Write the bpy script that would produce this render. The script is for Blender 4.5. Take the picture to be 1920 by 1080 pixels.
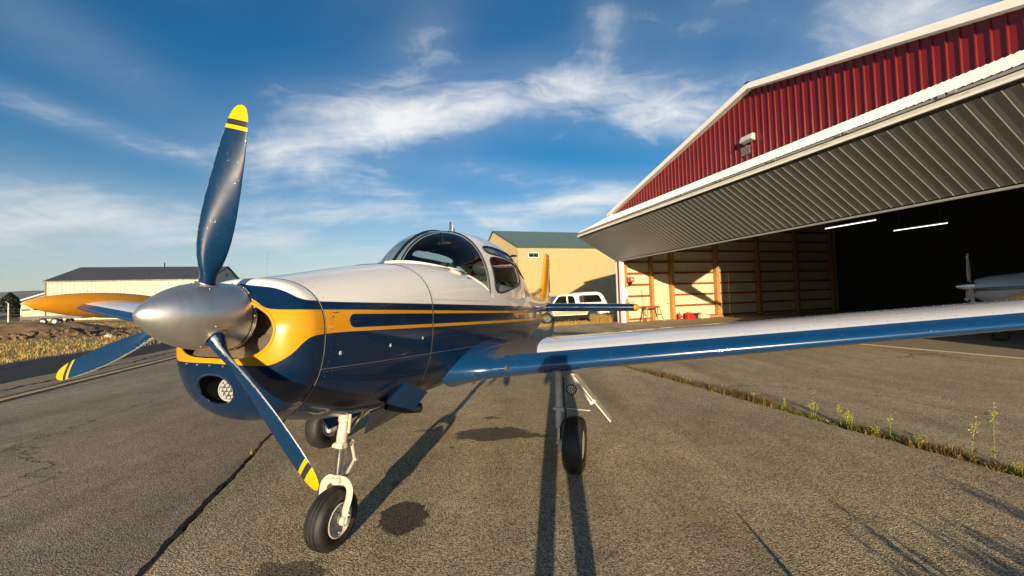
import bpy, bmesh, math, random
import numpy as np
from mathutils import Vector, Matrix
random.seed(7); rng = np.random.default_rng(7)
for o in list(bpy.data.objects): bpy.data.objects.remove(o)
SC = bpy.context.scene; COL = SC.collection
V = lambda *a: np.array(a, float)

# ------------------------------------------------------------------ camera
CAM_H = 1.65; F_PX = 718.0
def cam_rows(pitch, roll):
    cp, sp, cr, sr = math.cos(pitch), math.sin(pitch), math.cos(roll), math.sin(roll)
    A = np.array([[1,0,0],[0,0,-1],[0,1,0]], float)
    P = np.array([[1,0,0],[0,cp,sp],[0,-sp,cp]]); R = np.array([[cr,-sr,0],[sr,cr,0],[0,0,1]])
    return R @ P @ A
CM = cam_rows(math.radians(1.665), math.radians(-1.934))
cd = bpy.data.cameras.new('camera'); cam = bpy.data.objects.new('camera', cd); COL.objects.link(cam)
cd.sensor_width = 36; cd.lens = F_PX/1920*36; cd.clip_start = 0.02; cd.clip_end = 9000
m = Matrix.Identity(4)
for i in range(3):
    m[i][0] = CM[0][i]; m[i][1] = -CM[1][i]; m[i][2] = -CM[2][i]
m[2][3] = CAM_H; cam.matrix_world = m; SC.camera = cam
def ray(px, py):
    d = CM.T @ V((px-960)/F_PX, (py-540)/F_PX, 1); return d/np.linalg.norm(d)

# ------------------------------------------------------------------ world, sun, exposure
SUN_AZ, SUN_EL = 6.4, 8.9                       # direction the light travels to, and its height
world = bpy.data.worlds.new('World'); SC.world = world; world.use_nodes = True
class NT:
    """small node-graph helper"""
    def __init__(s, tree): s.t = tree; s.n = tree.nodes; s.l = tree.links
    def new(s, kind, **kw):
        nd = s.n.new(kind)
        for k, v in kw.items(): setattr(nd, k, v)
        return nd
    def set(s, sock, v):
        if isinstance(v, bpy.types.NodeSocket): s.l.new(v, sock)
        else:
            if isinstance(v, (tuple, list)) and len(v) == 3 and sock.type == 'RGBA': v = (*v, 1)
            sock.default_value = v
    def math(s, op, a, b=None, c=None, clamp=False):
        nd = s.new('ShaderNodeMath', operation=op, use_clamp=clamp)
        for i, v in enumerate((a, b, c)):
            if v is not None: s.set(nd.inputs[i], v)
        return nd.outputs[0]
    def vmath(s, op, a, b=None):
        nd = s.new('ShaderNodeVectorMath', operation=op); s.set(nd.inputs[0], a)
        if b is not None: s.set(nd.inputs[1], b)
        return nd.outputs['Value'] if op in ('DOT_PRODUCT', 'LENGTH', 'DISTANCE') else nd.outputs[0]
    def scale(s, a, k):
        nd = s.new('ShaderNodeVectorMath', operation='SCALE'); s.set(nd.inputs[0], a); s.set(nd.inputs[3], k); return nd.outputs[0]
    def step(s, v, lo, hi, a=0.0, b=1.0):
        nd = s.new('ShaderNodeMapRange', interpolation_type='SMOOTHSTEP'); s.set(nd.inputs[0], v)
        nd.inputs[1].default_value = lo; nd.inputs[2].default_value = hi; nd.inputs[3].default_value = a; nd.inputs[4].default_value = b
        return nd.outputs[0]
    def lin(s, v, lo, hi, a=0.0, b=1.0):
        nd = s.new('ShaderNodeMapRange'); s.set(nd.inputs[0], v)
        nd.inputs[1].default_value = lo; nd.inputs[2].default_value = hi; nd.inputs[3].default_value = a; nd.inputs[4].default_value = b
        return nd.outputs[0]
    def mix(s, f, a, b, blend='MIX'):
        nd = s.new('ShaderNodeMix', data_type='RGBA', blend_type=blend); s.set(nd.inputs[0], f); s.set(nd.inputs[6], a); s.set(nd.inputs[7], b)
        return nd.outputs[2]
    def noise(s, vec, scale, detail=4, rough=.55, dist=0.0, out=0):
        nd = s.new('ShaderNodeTexNoise'); s.set(nd.inputs['Vector'], vec); nd.inputs['Scale'].default_value = scale
        nd.inputs['Detail'].default_value = detail; nd.inputs['Roughness'].default_value = rough; nd.inputs['Distortion'].default_value = dist
        return nd.outputs[out]
    def vor(s, vec, scale, feature='F1', out=0, rnd=1.0):
        nd = s.new('ShaderNodeTexVoronoi', feature=feature); s.set(nd.inputs['Vector'], vec); nd.inputs['Scale'].default_value = scale
        nd.inputs['Randomness'].default_value = rnd
        return nd.outputs[out]
    def sep(s, v): nd = s.new('ShaderNodeSeparateXYZ'); s.set(nd.inputs[0], v); return nd.outputs
    def comb(s, x, y, z):
        nd = s.new('ShaderNodeCombineXYZ')
        for i, v in enumerate((x, y, z)): s.set(nd.inputs[i], v)
        return nd.outputs[0]
    def mapping(s, v, rot=(0,0,0), sc=(1,1,1), loc=(0,0,0)):
        nd = s.new('ShaderNodeMapping'); s.set(nd.inputs[0], v); nd.inputs[1].default_value = loc; nd.inputs[2].default_value = rot; nd.inputs[3].default_value = sc
        return nd.outputs[0]
    def obj(s): return s.new('ShaderNodeTexCoord').outputs['Object']
    def bump(s, h, strength, dist): 
        nd = s.new('ShaderNodeBump'); nd.inputs['Strength'].default_value = strength; nd.inputs['Distance'].default_value = dist; s.set(nd.inputs['Height'], h)
        return nd.outputs[0]
    def ramp(s, f, stops):
        nd = s.new('ShaderNodeValToRGB'); s.set(nd.inputs[0], f); e = nd.color_ramp.elements
        while len(e) < len(stops): e.new(.5)
        for el, (p, c) in zip(e, stops): el.position = p; el.color = (*c, 1) if len(c) == 3 else c
        return nd.outputs[0]

def build_world():
    g = NT(world.node_tree); g.n.clear()
    out = g.new('ShaderNodeOutputWorld'); bg = g.new('ShaderNodeBackground')
    sky = g.new('ShaderNodeTexSky', sky_type='NISHITA'); sky.sun_disc = False
    sky.sun_elevation = math.radians(SUN_EL); sky.sun_rotation = math.radians(180+SUN_AZ)
    sky.altitude = 700; sky.air_density = 1.0; sky.dust_density = 0.6; sky.ozone_density = 2.2
    d = g.new('ShaderNodeTexCoord').outputs['Generated']
    x, y, z = g.sep(d)[:3]
    zz = g.math('MAXIMUM', z, 0.0)
    k = g.math('ADD', zz, .16)
    p = g.comb(g.math('DIVIDE', x, k), g.math('DIVIDE', y, k), 0.0)
    # warp, then streaky cirrus fields
    w = g.noise(p, 1.1, 3, .5, 0, 1)
    pw = g.vmath('ADD', p, g.scale(g.vmath('SUBTRACT', w, (.5,.5,.5)), .55))
    n1 = g.noise(g.mapping(pw, rot=(0,0,.35), sc=(.55,1.7,1)), 2.2, 9, .58, .35)
    n2 = g.noise(g.mapping(pw, rot=(0,0,-.25), sc=(.4,1.5,1), loc=(3,1,0)), 4.5, 8, .62, .2)
    n3 = g.noise(g.mapping(p, rot=(0,0,.2), sc=(.5,1.2,1), loc=(7,2,0)), .9, 3, .5, .2)
    wd = g.scale(g.vmath('SUBTRACT', g.noise(g.mapping(d, sc=(1,1,2)), 3.0, 3, .5, 0, 1), (.5,.5,.5)), .30)
    n4 = g.noise(g.mapping(g.vmath('ADD', d, wd), rot=(0,.12,0), sc=(2.3,2.3,5.6), loc=(1.7,.4,.2)), 1.75, 10, .60, .25)
    fld = g.math('ADD', g.math('ADD', g.math('MULTIPLY', n1, .26), g.math('MULTIPLY', n2, .20)), g.math('MULTIPLY', n4, .54))
    fld = g.lin(fld, .36, .64, .28, .72)
    # the cloud banks of this sky, each at its own bearing and height
    banks = [(985,185,190,48,-6,.95),(720,235,190,55,-8,.9),(1245,205,150,55,6,1.0),(1135,45,55,50,-50,.5),(800,75,55,65,60,.45),
             (640,335,220,42,8,.7),(1110,375,140,22,-4,.95),(700,402,430,28,-2,.6),(920,325,170,24,3,.55),(170,235,300,22,17,.55),(130,365,310,46,4,.55),
             (90,60,260,60,20,.4),(320,440,420,30,1,.6),(1640,60,330,90,-14,.6),(1500,180,200,60,-20,.4),(620,270,150,40,-20,.45),(480,480,700,38,-1,.38)]
    tot = None
    for px, py, sx, sy, ang, amp in banks:
        c = ray(px, py); t = math.radians(ang)
        ex = ray(px+math.cos(t)*sx, py+math.sin(t)*sx)-c; ey = ray(px-math.sin(t)*sy, py+math.cos(t)*sy)-c
        sxr, syr = np.linalg.norm(ex), np.linalg.norm(ey); ex /= sxr*sxr; ey /= syr*syr
        a = g.math('SUBTRACT', g.vmath('DOT_PRODUCT', d, tuple(ex)), float(c@ex)); b = g.math('SUBTRACT', g.vmath('DOT_PRODUCT', d, tuple(ey)), float(c@ey))
        q = g.math('ADD', g.math('MULTIPLY', a, a), g.math('MULTIPLY', b, b))
        e = g.math('MULTIPLY', g.math('EXPONENT', g.math('MULTIPLY', q, -.9)), amp)
        front = g.math('GREATER_THAN', g.vmath('DOT_PRODUCT', d, tuple(c)), 0.0)
        e = g.math('MULTIPLY', e, front)
        tot = e if tot is None else g.math('ADD', tot, e)
    base = g.math('MULTIPLY', g.step(n3, .40, .66), .42)
    mask = g.math('ADD', tot, base)
    thr = g.math('SUBTRACT', .70, g.math('MULTIPLY', mask, .36))
    den = g.math('DIVIDE', g.math('SUBTRACT', fld, thr), .34, clamp=True)
    den = g.math('POWER', den, 1.15)
    veil = g.math('MULTIPLY', g.math('MULTIPLY', mask, fld), .42)
    den = g.math('ADD', g.math('MULTIPLY', den, .62), veil, clamp=True)
    low = g.step(z, 0.0, .30, .34, 0.0)            # thickening veil towards the horizon
    den = g.math('MAXIMUM', den, g.math('MULTIPLY', low, g.math('ADD', g.math('MULTIPLY', n1, .9), .35)), clamp=True)
    den = g.math('MULTIPLY', den, g.step(z, -.01, .02))
    den = g.math('MULTIPLY', den, .9)
    hs = g.new('ShaderNodeHueSaturation'); g.set(hs.inputs['Saturation'], g.step(z, .0, .34, .82, 1.46)); hs.inputs['Value'].default_value = 1.0
    g.l.new(sky.outputs[0], hs.inputs['Color'])
    cloud = g.mix(g.step(z, .02, .35), (4.3,4.8,5.2), (7.4,7.3,7.1))
    col = g.mix(den, hs.outputs[0], cloud)
    g.l.new(col, bg.inputs[0]); bg.inputs[1].default_value = 0.080
    world.cycles.sampling_method = 'MANUAL'; world.cycles.sample_map_resolution = 256
    g.l.new(bg.outputs[0], out.inputs[0])
build_world()
sl = bpy.data.lights.new('sun', 'SUN'); sun = bpy.data.objects.new('sun', sl); COL.objects.link(sun)
sl.energy = 5.0; sl.angle = math.radians(.4); sl.color = (1.0, .80, .54)
az, el = math.radians(SUN_AZ), math.radians(SUN_EL)
SDIR = V(math.sin(az)*math.cos(el), math.cos(az)*math.cos(el), -math.sin(el))
sun.rotation_euler = Vector(SDIR).to_track_quat('-Z', 'Y').to_euler(); sun.location = (-3, -25, 12)
vs = SC.view_settings; vs.view_transform = 'Standard'; vs.look = 'None'; vs.exposure = 0.82; vs.gamma = 1; vs.use_curve_mapping = False
SC.render.engine = 'CYCLES'; SC.cycles.max_bounces = 8; SC.cycles.use_denoising = True
SC.cycles.transparent_max_bounces = 24
SC.cycles.sample_clamp_indirect = 6

# ------------------------------------------------------------------ mesh helpers
def tag(o, label=None, cat=None, group=None, kind=None):
    if label: o['label'] = label
    if cat: o['category'] = cat
    if group: o['group'] = group
    if kind: o['kind'] = kind
    return o
def empty(name, loc=(0,0,0), mat=None):
    o = bpy.data.objects.new(name, None); COL.objects.link(o); o.empty_display_size = .2
    if mat is not None: o.matrix_world = mat
    else: o.location = loc
    return o
def link(name, me, mat=None, parent=None):
    o = bpy.data.objects.new(name, me); COL.objects.link(o)
    if mat is not None and len(me.materials) == 0: me.materials.append(mat)
    if parent is not None: o.parent = parent
    return o
class MB:
    """collects shapes for one mesh object"""
    def __init__(s): s.v = []; s.f = []; s.nv = 0
    def add(s, verts, faces):
        verts = np.asarray(verts, float).reshape(-1, 3); s.v.append(verts)
        s.f += [tuple(int(i)+s.nv for i in f) for f in faces]; s.nv += len(verts); return s
    def grid(s, pts, cu=False, cv=False, flip=False):
        pts = np.asarray(pts, float); n, k = pts.shape[:2]; fs = []
        for i in range(n if cu else n-1):
            for j in range(k if cv else k-1):
                a, b = i*k+j, i*k+(j+1) % k; c, d = ((i+1) % n)*k+(j+1) % k, ((i+1) % n)*k+j
                fs.append((a, d, c, b) if flip else (a, b, c, d))
        return s.add(pts.reshape(-1, 3), fs)
    def loft(s, rings, caps=True, flip=False):
        rings = np.asarray(rings, float); n, k = rings.shape[:2]; base = s.nv
        s.grid(rings, cv=True, flip=flip)
        if caps:
            a = tuple(base+i for i in range(k)); b = tuple(base+(n-1)*k+i for i in range(k))
            s.f += [a if flip else a[::-1], b[::-1] if flip else b]
        return s
    def box(s, c, size, rot=None, bev=0):
        c = np.asarray(c, float); h = np.asarray(size, float)/2
        q = np.array([[x, y, z] for x in (-1, 1) for y in (-1, 1) for z in (-1, 1)])*h
        if rot is not None: q = q @ np.asarray(rot).T
        return s.add(q+c, [(0,1,3,2),(4,6,7,5),(0,4,5,1),(2,3,7,6),(0,2,6,4),(1,5,7,3)])
    def box2(s, lo, hi): lo = np.asarray(lo, float); hi = np.asarray(hi, float); return s.box((lo+hi)/2, hi-lo)
    def tube(s, path, r, n=10, caps=True, ell=None):
        path = np.asarray(path, float); r = np.full(len(path), r) if np.isscalar(r) else np.asarray(r, float)
        rings = []; up = None
        for i in range(len(path)):
            t = path[min(i+1, len(path)-1)]-path[max(i-1, 0)]; t = t/(np.linalg.norm(t)+1e-12)
            if up is None: up = np.cross(t, [0, 0, 1]) if abs(t[2]) < .9 else np.cross(t, [1, 0, 0])
            a = up-t*(up@t); a /= np.linalg.norm(a); b = np.cross(t, a); up = a
            th = np.linspace(0, 2*np.pi, n, endpoint=False)
            e1, e2 = (1, 1) if ell is None else ell
            rings.append(path[i]+r[i]*(e1*np.cos(th)[:, None]*a+e2*np.sin(th)[:, None]*b))
        return s.loft(rings, caps)
    def disc(s, c, axis, r, n=20, ex=None, rad2=None):
        c = np.asarray(c, float); t = np.asarray(axis, float); t /= np.linalg.norm(t)
        a = np.cross(t, [0, 0, 1] if abs(t[2]) < .9 else [1, 0, 0]); a /= np.linalg.norm(a); b = np.cross(t, a)
        th = np.linspace(0, 2*np.pi, n, endpoint=False)
        return s.add(c+r*(np.cos(th)[:, None]*a+np.sin(th)[:, None]*b), [tuple(range(n))])
    def rev(s, c, axis, prof, n=32, caps=False):
        """prof: list of (along, radius)"""
        c = np.asarray(c, float); t = np.asarray(axis, float); t = t/np.linalg.norm(t)
        a = np.cross(t, [0, 0, 1] if abs(t[2]) < .9 else [1, 0, 0]); a /= np.linalg.norm(a); b = np.cross(t, a)
        th = np.linspace(0, 2*np.pi, n, endpoint=False); cs = np.cos(th)[:, None]*a+np.sin(th)[:, None]*b
        return s.loft([c+t*x+cs*max(r, 1e-4) for x, r in prof], caps)
    def ball(s, c, r, nu=8, nv=6):
        c = np.asarray(c, float); r = np.broadcast_to(np.asarray(r, float), 3)
        rings = []
        for i in range(nv+1):
            ph = math.pi*i/nv; th = np.linspace(0, 2*np.pi, nu, endpoint=False)
            rings.append(c+np.stack([r[0]*max(math.sin(ph), .001)*np.cos(th), r[1]*max(math.sin(ph), .001)*np.sin(th), np.full(nu, r[2]*math.cos(ph))], 1))
        return s.loft(rings, True, flip=True)
    def mesh(s, name='mesh', smooth=True, ang=35, fix=True):
        me = bpy.data.meshes.new(name)
        v = np.concatenate(s.v) if s.v else np.zeros((0, 3)); me.from_pydata(v.tolist(), [], s.f); me.update()
        if fix:
            bm = bmesh.new(); bm.from_mesh(me); bmesh.ops.recalc_face_normals(bm, faces=bm.faces)
            bm.to_mesh(me); bm.free()
        if smooth:
            me.shade_smooth(); me.set_sharp_from_angle(angle=math.radians(ang))
        return me
    def build(s, name, mat, parent=None, smooth=True, ang=35, fix=True, bevel=0):
        o = link(name, s.mesh(name, smooth, ang, fix), mat, parent)
        if bevel:
            b = o.modifiers.new('bevel', 'BEVEL'); b.width = bevel; b.segments = 2; b.limit_method = 'ANGLE'; b.angle_limit = math.radians(40)
        return o
def interp(xs, table):
    """smooth (Catmull-Rom like) interpolation of table rows over their first column"""
    T = np.asarray(table, float); T = T[np.argsort(T[:, 0])]; xs = np.atleast_1d(xs); X = T[:, 0]; out = []
    D = np.gradient(T[:, 1:], X, axis=0)
    for x in xs:
        x = min(max(x, X[0]), X[-1]); i = min(max(np.searchsorted(X, x)-1, 0), len(X)-2); h = X[i+1]-X[i]; t = (x-X[i])/h
        out.append((2*t**3-3*t*t+1)*T[i, 1:]+(t**3-2*t*t+t)*h*D[i]+(-2*t**3+3*t*t)*T[i+1, 1:]+(t**3-t*t)*h*D[i+1])
    return np.array(out)
def smoothpath(pts, n):
    pts = np.asarray(pts, float); d = np.r_[0, np.cumsum(np.linalg.norm(np.diff(pts, axis=0), axis=1))]
    return interp(np.linspace(0, d[-1], n), np.c_[d, pts])

# ------------------------------------------------------------------ materials
MATS = {}
def mat(name):
    mt = bpy.data.materials.new(name); mt.use_nodes = True; g = NT(mt.node_tree); b = mt.node_tree.nodes['Principled BSDF']; MATS[name] = mt
    return mt, g, b
def simple(name, col, rough=.5, metal=0.0, coat=0.0, var=.12, vscale=3.0, bump=0.0, bscale=60., spec=.5, dirt=None, dscale=4.):
    mt, g, b = mat(name); o = g.obj()
    n = g.noise(o, vscale, 5, .6)
    c = tuple(col)
    cc = g.mix(g.lin(n, .25, .75), tuple(x*(1-var) for x in c), tuple(min(x*(1+var), 1) for x in c))
    if dirt: cc = g.mix(g.math('MULTIPLY', g.step(g.noise(o, dscale, 6, .65), .52, .75), .7), cc, dirt)
    g.set(b.inputs['Base Color'], cc); b.inputs['Metallic'].default_value = metal
    g.set(b.inputs['Roughness'], g.lin(g.noise(o, vscale*2.3, 3), .2, .8, max(rough-.08, .02), min(rough+.08, 1)))
    b.inputs['Coat Weight'].default_value = coat; b.inputs['Coat Roughness'].default_value = .04; b.inputs['Specular IOR Level'].default_value = spec
    if bump: g.set(b.inputs['Normal'], g.bump(g.noise(o, bscale, 4), bump, .01))
    return mt
simple('rivet_dark', (.05,.06,.08), .4, metal=.3)
BLUE = (.0011, .0155, .050); WHITE = (.80, .78, .73); YEL = (.68, .300, .006)  # BLUE darker than the wing's blue, carrying the shade of the fuselage sides
simple('white_paint', WHITE, .28, coat=.6, var=.03); simple('blue_paint', BLUE, .25, coat=.9, var=.10)
simple('yellow_paint', YEL, .28, coat=.7, var=.05); simple('orange_tank', (.70,.285,.007), .32, coat=.5, var=.06)
simple('rubber', (.016,.015,.014), .62, var=.4, vscale=9, bump=.2, bscale=40, dirt=(.06,.05,.04))
simple('black', (.008,.008,.009), .5, var=.3); simple('dark_interior', (.03,.03,.032), .8)
simple('chrome', (.75,.75,.76), .12, metal=1); simple('steel', (.42,.41,.39), .35, metal=.9, var=.15, vscale=12)
simple('cream_gear', (.56,.51,.41), .42, var=.1, vscale=14, dirt=(.25,.2,.14), dscale=18.)
simple('grey_gear', (.50,.50,.49), .45, var=.1, vscale=12, dirt=(.16,.14,.12), dscale=15.)
simple('wood_post', (.40,.20,.05), .8, var=.22, vscale=5, bump=.3, bscale=30); simple('girt_red', (.27,.055,.018), .75, var=.2, vscale=4)
simple('cream_panel', (.62,.54,.34), .65, var=.05); simple('white_trim', (.82,.80,.76), .4, var=.04); simple('red_trim', (.20,.012,.012), .4, var=.1)
simple('grey_frame', (.30,.29,.27), .5, metal=.2, var=.15, vscale=6); simple('cream_frame', (.62,.58,.48), .5, var=.1, vscale=5, dirt=(.3,.26,.2), dscale=6.)
simple('shade_black_wall', (.02,.019,.018), .9); simple('seat_fabric', (.045,.05,.055), .85, var=.2); simple('red_plastic', (.62,.02,.015), .4, var=.08)  # the wall's near-black colour stands in for shade inside the hangar
simple('galv', (.45,.46,.47), .4, metal=.7, var=.15); simple('dark_metal', (.03,.03,.03), .4, metal=.5)
simple('tan_trunk', (.18,.11,.06), .9, var=.3, vscale=8); simple('denim', (.03,.04,.07), .9); simple('skin', (.5,.3,.2), .5)
simple('green_trim', (.05,.10,.06), .5); simple('reflected_tan', (.55,.38,.2), .4, coat=.5)

def brushed():
    mt, g, b = mat('spinner_metal'); o = g.obj()
    n = g.noise(g.mapping(o, sc=(60, 1, 1)), 3, 4, .6); n2 = g.noise(o, 7, 5, .6)
    g.set(b.inputs['Base Color'], g.mix(n2, (.56,.55,.53), (.72,.71,.69))); b.inputs['Metallic'].default_value = .92
    g.set(b.inputs['Roughness'], g.math('ADD', g.lin(n, .2, .8, .30, .40), g.lin(n2, .3, .8, -.03, .08)))
    g.set(b.inputs['Normal'], g.bump(n, .04, .002)); return mt
brushed()
simple('headliner', (.085,.078,.07), .9)
simple('led_lens', (.62,.62,.58), .15, metal=.5)
def glass(name, tint, rough=.02):
    mt, g, b = mat(name); g.n.remove(b); out = g.n['Material Output']
    tr = g.new('ShaderNodeBsdfTransparent'); tr.inputs[0].default_value = (*tint, 1)
    gl = g.new('ShaderNodeBsdfGlossy'); gl.inputs['Roughness'].default_value = rough
    ge = g.new('ShaderNodeNewGeometry'); cs = g.math('ABSOLUTE', g.vmath('DOT_PRODUCT', ge.outputs['Normal'], ge.outputs['Incoming']))
    f = g.math('ADD', g.math('MULTIPLY', g.math('POWER', g.math('SUBTRACT', 1.0, cs, clamp=True), 5.0), .94), .06, clamp=True)
    mx = g.new('ShaderNodeMixShader'); g.l.new(f, mx.inputs[0]); g.l.new(tr.outputs[0], mx.inputs[1]); g.l.new(gl.outputs[0], mx.inputs[2])
    g.l.new(mx.outputs[0], out.inputs[0]); return mt
glass('canopy_glass', (.68,.72,.70)); glass('tinted_glass', (.10,.11,.11)); glass('lamp_glass', (.9,.9,.9))
def emit(name, col, k):
    mt, g, b = mat(name); b.inputs['Base Color'].default_value = (*col, 1); b.inputs['Emission Color'].default_value = (*col, 1); b.inputs['Emission Strength'].default_value = k; return mt
emit('tube_light', (1, .97, .9), 1.6)

def fcurve(g, x, pts, x0, x1, z0, z1):
    """z boundary as a function of x, through a Float Curve node"""
    nd = g.new('ShaderNodeFloatCurve'); g.set(nd.inputs['Value'], g.lin(x, x0, x1)); nd.inputs['Factor'].default_value = 1
    c = nd.mapping.curves[0]; P = sorted(((px-x0)/(x1-x0), (pz-z0)/(z1-z0)) for px, pz in pts)
    while len(c.points) < len(P): c.points.new(.5, .5)
    for q, (a, b_) in zip(c.points, P): q.location = (a, b_); q.handle_type = 'AUTO_CLAMPED'
    nd.mapping.update()
    return g.lin(nd.outputs[0], 0, 1, z0, z1)

# ------------------------------------------------------------------ ground
YW = math.radians(17.135)
D1 = V(math.cos(YW), math.sin(YW), 0); D0 = V(-math.sin(YW), math.cos(YW), 0)      # across / along the taxiway grid
def Gp(q, p, z=0.0): return D1*q+D0*p+V(0, 0, z)
def qp(g, o):
    return g.vmath('DOT_PRODUCT', o, tuple(D1)), g.vmath('DOT_PRODUCT', o, tuple(D0))
def asphalt(name, dark, mid, light, scale, tone=(.68, 1.22), stains=(), bump=.8, tint=None, cracks=False):
    mt, g, b = mat(name); o = g.obj()
    oo = g.vmath('ADD', o, g.scale(g.noise(o, 30, 2, .5, 0, 1), .012))
    cell = g.vor(oo, scale, out=1); dst = g.vor(oo, scale, out=0)
    r = g.sep(cell)[0]; r2 = g.sep(cell)[1]
    c = g.ramp(r, [(0, dark), (.16, dark), (.34, mid), (.70, mid), (.88, light), (1, light)])
    c = g.mix(g.math('MULTIPLY', r2, .25), c, tuple(x*f for x, f in zip(mid, (1.25, .95, .7))))
    c = g.mix(g.step(dst, .45/1.0, .85/1.0), c, dark)
    fine = g.noise(o, scale*2.2, 2, .5)
    c = g.mix(.35, c, g.mix(fine, dark, light))
    big = g.noise(g.mapping(o, rot=(0, 0, -YW), sc=(1, .45, 1)), .55, 6, .62); big2 = g.noise(o, 3.1, 5, .6)
    t = g.math('MULTIPLY', g.lin(big, .3, .7, *tone), g.lin(big2, .3, .7, .88, 1.12))
    c = g.mix(1.0, c, g.comb(t, t, t), 'MULTIPLY')
    q, p = qp(g, o); rough = .82
    wet = None
    wob = g.scale(g.vmath('SUBTRACT', g.noise(o, 3.6, 6, .70, 0, 1), (.5, .5, .5)), .34)
    wob2 = g.scale(g.vmath('SUBTRACT', g.noise(o, 22, 3, .6, 0, 1), (.5, .5, .5)), .05)
    ow = g.vmath('ADD', o, g.vmath('ADD', wob, wob2))
    for (sx, sy, ax, ay, ang, dk) in stains:
        e = g.mapping(g.vmath('SUBTRACT', ow, (sx, sy, 0)), rot=(0, 0, math.radians(-ang)), sc=(1/ax, 1/ay, 0))
        k = g.step(g.vmath('LENGTH', e), 1.06, .88, 0, dk)
        wet = k if wet is None else g.math('MAXIMUM', wet, k)
    if wet is not None:
        c = g.mix(wet, c, g.mix(1.0, c, (.16, .13, .12), 'MULTIPLY'))
        g.set(b.inputs['Roughness'], g.lin(wet, 0, 1, rough, .5))
    else: b.inputs['Roughness'].default_value = rough
    if cracks:      # hairline cracks
        cw = g.vmath('ADD', o, g.scale(g.vmath('SUBTRACT', g.noise(o, 1.3, 6, .7, 0, 1), (.5, .5, .5)), 1.3))
        ed = g.vor(g.mapping(cw, rot=(0, 0, .3), sc=(1, 1, 0)), .23, 'DISTANCE_TO_EDGE')
        gate = g.step(g.noise(o, .35, 2), .42, .55)
        c = g.mix(g.math('MULTIPLY', g.step(ed, .0045, .0015), gate), c, dark)
    sw_ = g.noise(g.mapping(o, rot=(0, 0, -YW), sc=(1.4, .07, 1)), 1.1, 5, .6); tk = g.lin(sw_, .35, .65, .86, 1.08); c = g.mix(1.0, c, g.comb(tk, tk, tk), 'MULTIPLY')
    spots = g.vor(o, 1.6, out=0); c = g.mix(g.step(spots, .035, .02, 0, .65), c, dark)
    g.set(b.inputs['Base Color'], c); b.inputs['Specular IOR Level'].default_value = .25
    h = g.math('SUBTRACT', g.math('ADD', g.math('MULTIPLY', r, .5), fine), g.math('MULTIPLY', dst, 1.1))
    g.set(b.inputs['Normal'], g.bump(h, bump, .011)); return mt
STAINS = [(-.30,4.78,.47,.23,-8,.9),(.12,4.66,.26,.09,-20,.85),(-.89,3.0,.20,.235,10,.95),(-1.42,2.42,.28,.10,5,.7),(-.36,5.42,.10,.045,0,.8),(.14,5.02,.07,.03,0,.7),(-1.2,5.0,.11,.035,15,.6),(.55,2.5,.09,.03,60,.35),(-.75,4.35,.04,.03,0,.7),(-1.1,3.55,.07,.05,30,.6)]
asphalt('apron_asphalt', (.060,.043,.024), (.64,.475,.265), (1.0,.88,.62), 90, stains=STAINS, bump=.85)
asphalt('taxi_asphalt', (.09,.074,.052), (.40,.325,.21), (.68,.58,.42), 100, bump=.65, cracks=True)
asphalt('dark_asphalt', (.012,.013,.015), (.034,.036,.041), (.085,.085,.088), 60, bump=.4)  # darker asphalt mix for the far taxiway strip
asphalt('hangar_asphalt', (.14,.11,.065), (.62,.475,.27), (.86,.72,.49), 80, tone=(.68, 1.2), bump=.7, cracks=True)
asphalt('tar', (.008,.008,.008), (.02,.019,.018), (.05,.047,.042), 40, bump=.5)
simple('soil', (.05,.035,.02), .95, var=.5, vscale=20, bump=.6, bscale=50)
def painted_line(name, col, wear):
    mt, g, b = mat(name); o = g.obj(); n = g.noise(o, 40, 5, .7); n2 = g.noise(o, 2.5, 4)
    c = g.mix(g.step(g.math('ADD', n, g.math('MULTIPLY', n2, .3)), wear, wear+.08), col, (.16,.14,.115))
    g.set(b.inputs['Base Color'], c); b.inputs['Roughness'].default_value = .75; g.set(b.inputs['Normal'], g.bump(n, .3, .005)); return mt
painted_line('line_yellow', (.72,.44,.13), .72); painted_line('line_black', (.012,.011,.011), .80)
def concrete():
    mt, g, b = mat('concrete'); o = g.obj(); n = g.noise(o, .8, 7, .6); f = g.noise(o, 60, 3)
    c = g.mix(n, (.30,.235,.15), (.48,.40,.28)); c = g.mix(g.math('MULTIPLY', f, .25), c, (.2,.15,.1))
    g.set(b.inputs['Base Color'], c); b.inputs['Roughness'].default_value = .7; g.set(b.inputs['Normal'], g.bump(f, .2, .003)); return mt
concrete()
def dry_ground():
    mt, g, b = mat('dry_grass_ground'); o = g.obj(); a = g.noise(o, .11, 6, .6); c2 = g.noise(o, .9, 6, .65); f = g.noise(o, 9, 5, .7)
    c = g.ramp(g.math('ADD', g.math('MULTIPLY', a, .5), g.math('MULTIPLY', c2, .5)), [(.3, (.26,.165,.05)), (.48, (.40,.27,.085)), (.6, (.19,.165,.045)), (.75, (.31,.20,.065))])
    c = g.mix(g.step(f, .55, .8, 0, .6), c, (.14,.09,.035))
    q, p = qp(g, o); gr = g.step(g.math('ADD', q, g.math('MULTIPLY', g.noise(o, .7, 4), 1.6)), -14.0, -12.6)
    gr = g.math('MULTIPLY', gr, g.step(p, 24, 21))
    c = g.mix(gr, c, g.mix(f, (.26,.21,.15), (.42,.35,.26)))
    g.set(b.inputs['Base Color'], c); b.inputs['Roughness'].default_value = .95; g.set(b.inputs['Normal'], g.bump(g.math('ADD', f, g.noise(o, 60, 3)), .8, .05)); return mt
dry_ground()
def sstep(x, a, b): t = np.clip((x-a)/(b-a), 0, 1); return t*t*(3-2*t)
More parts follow.
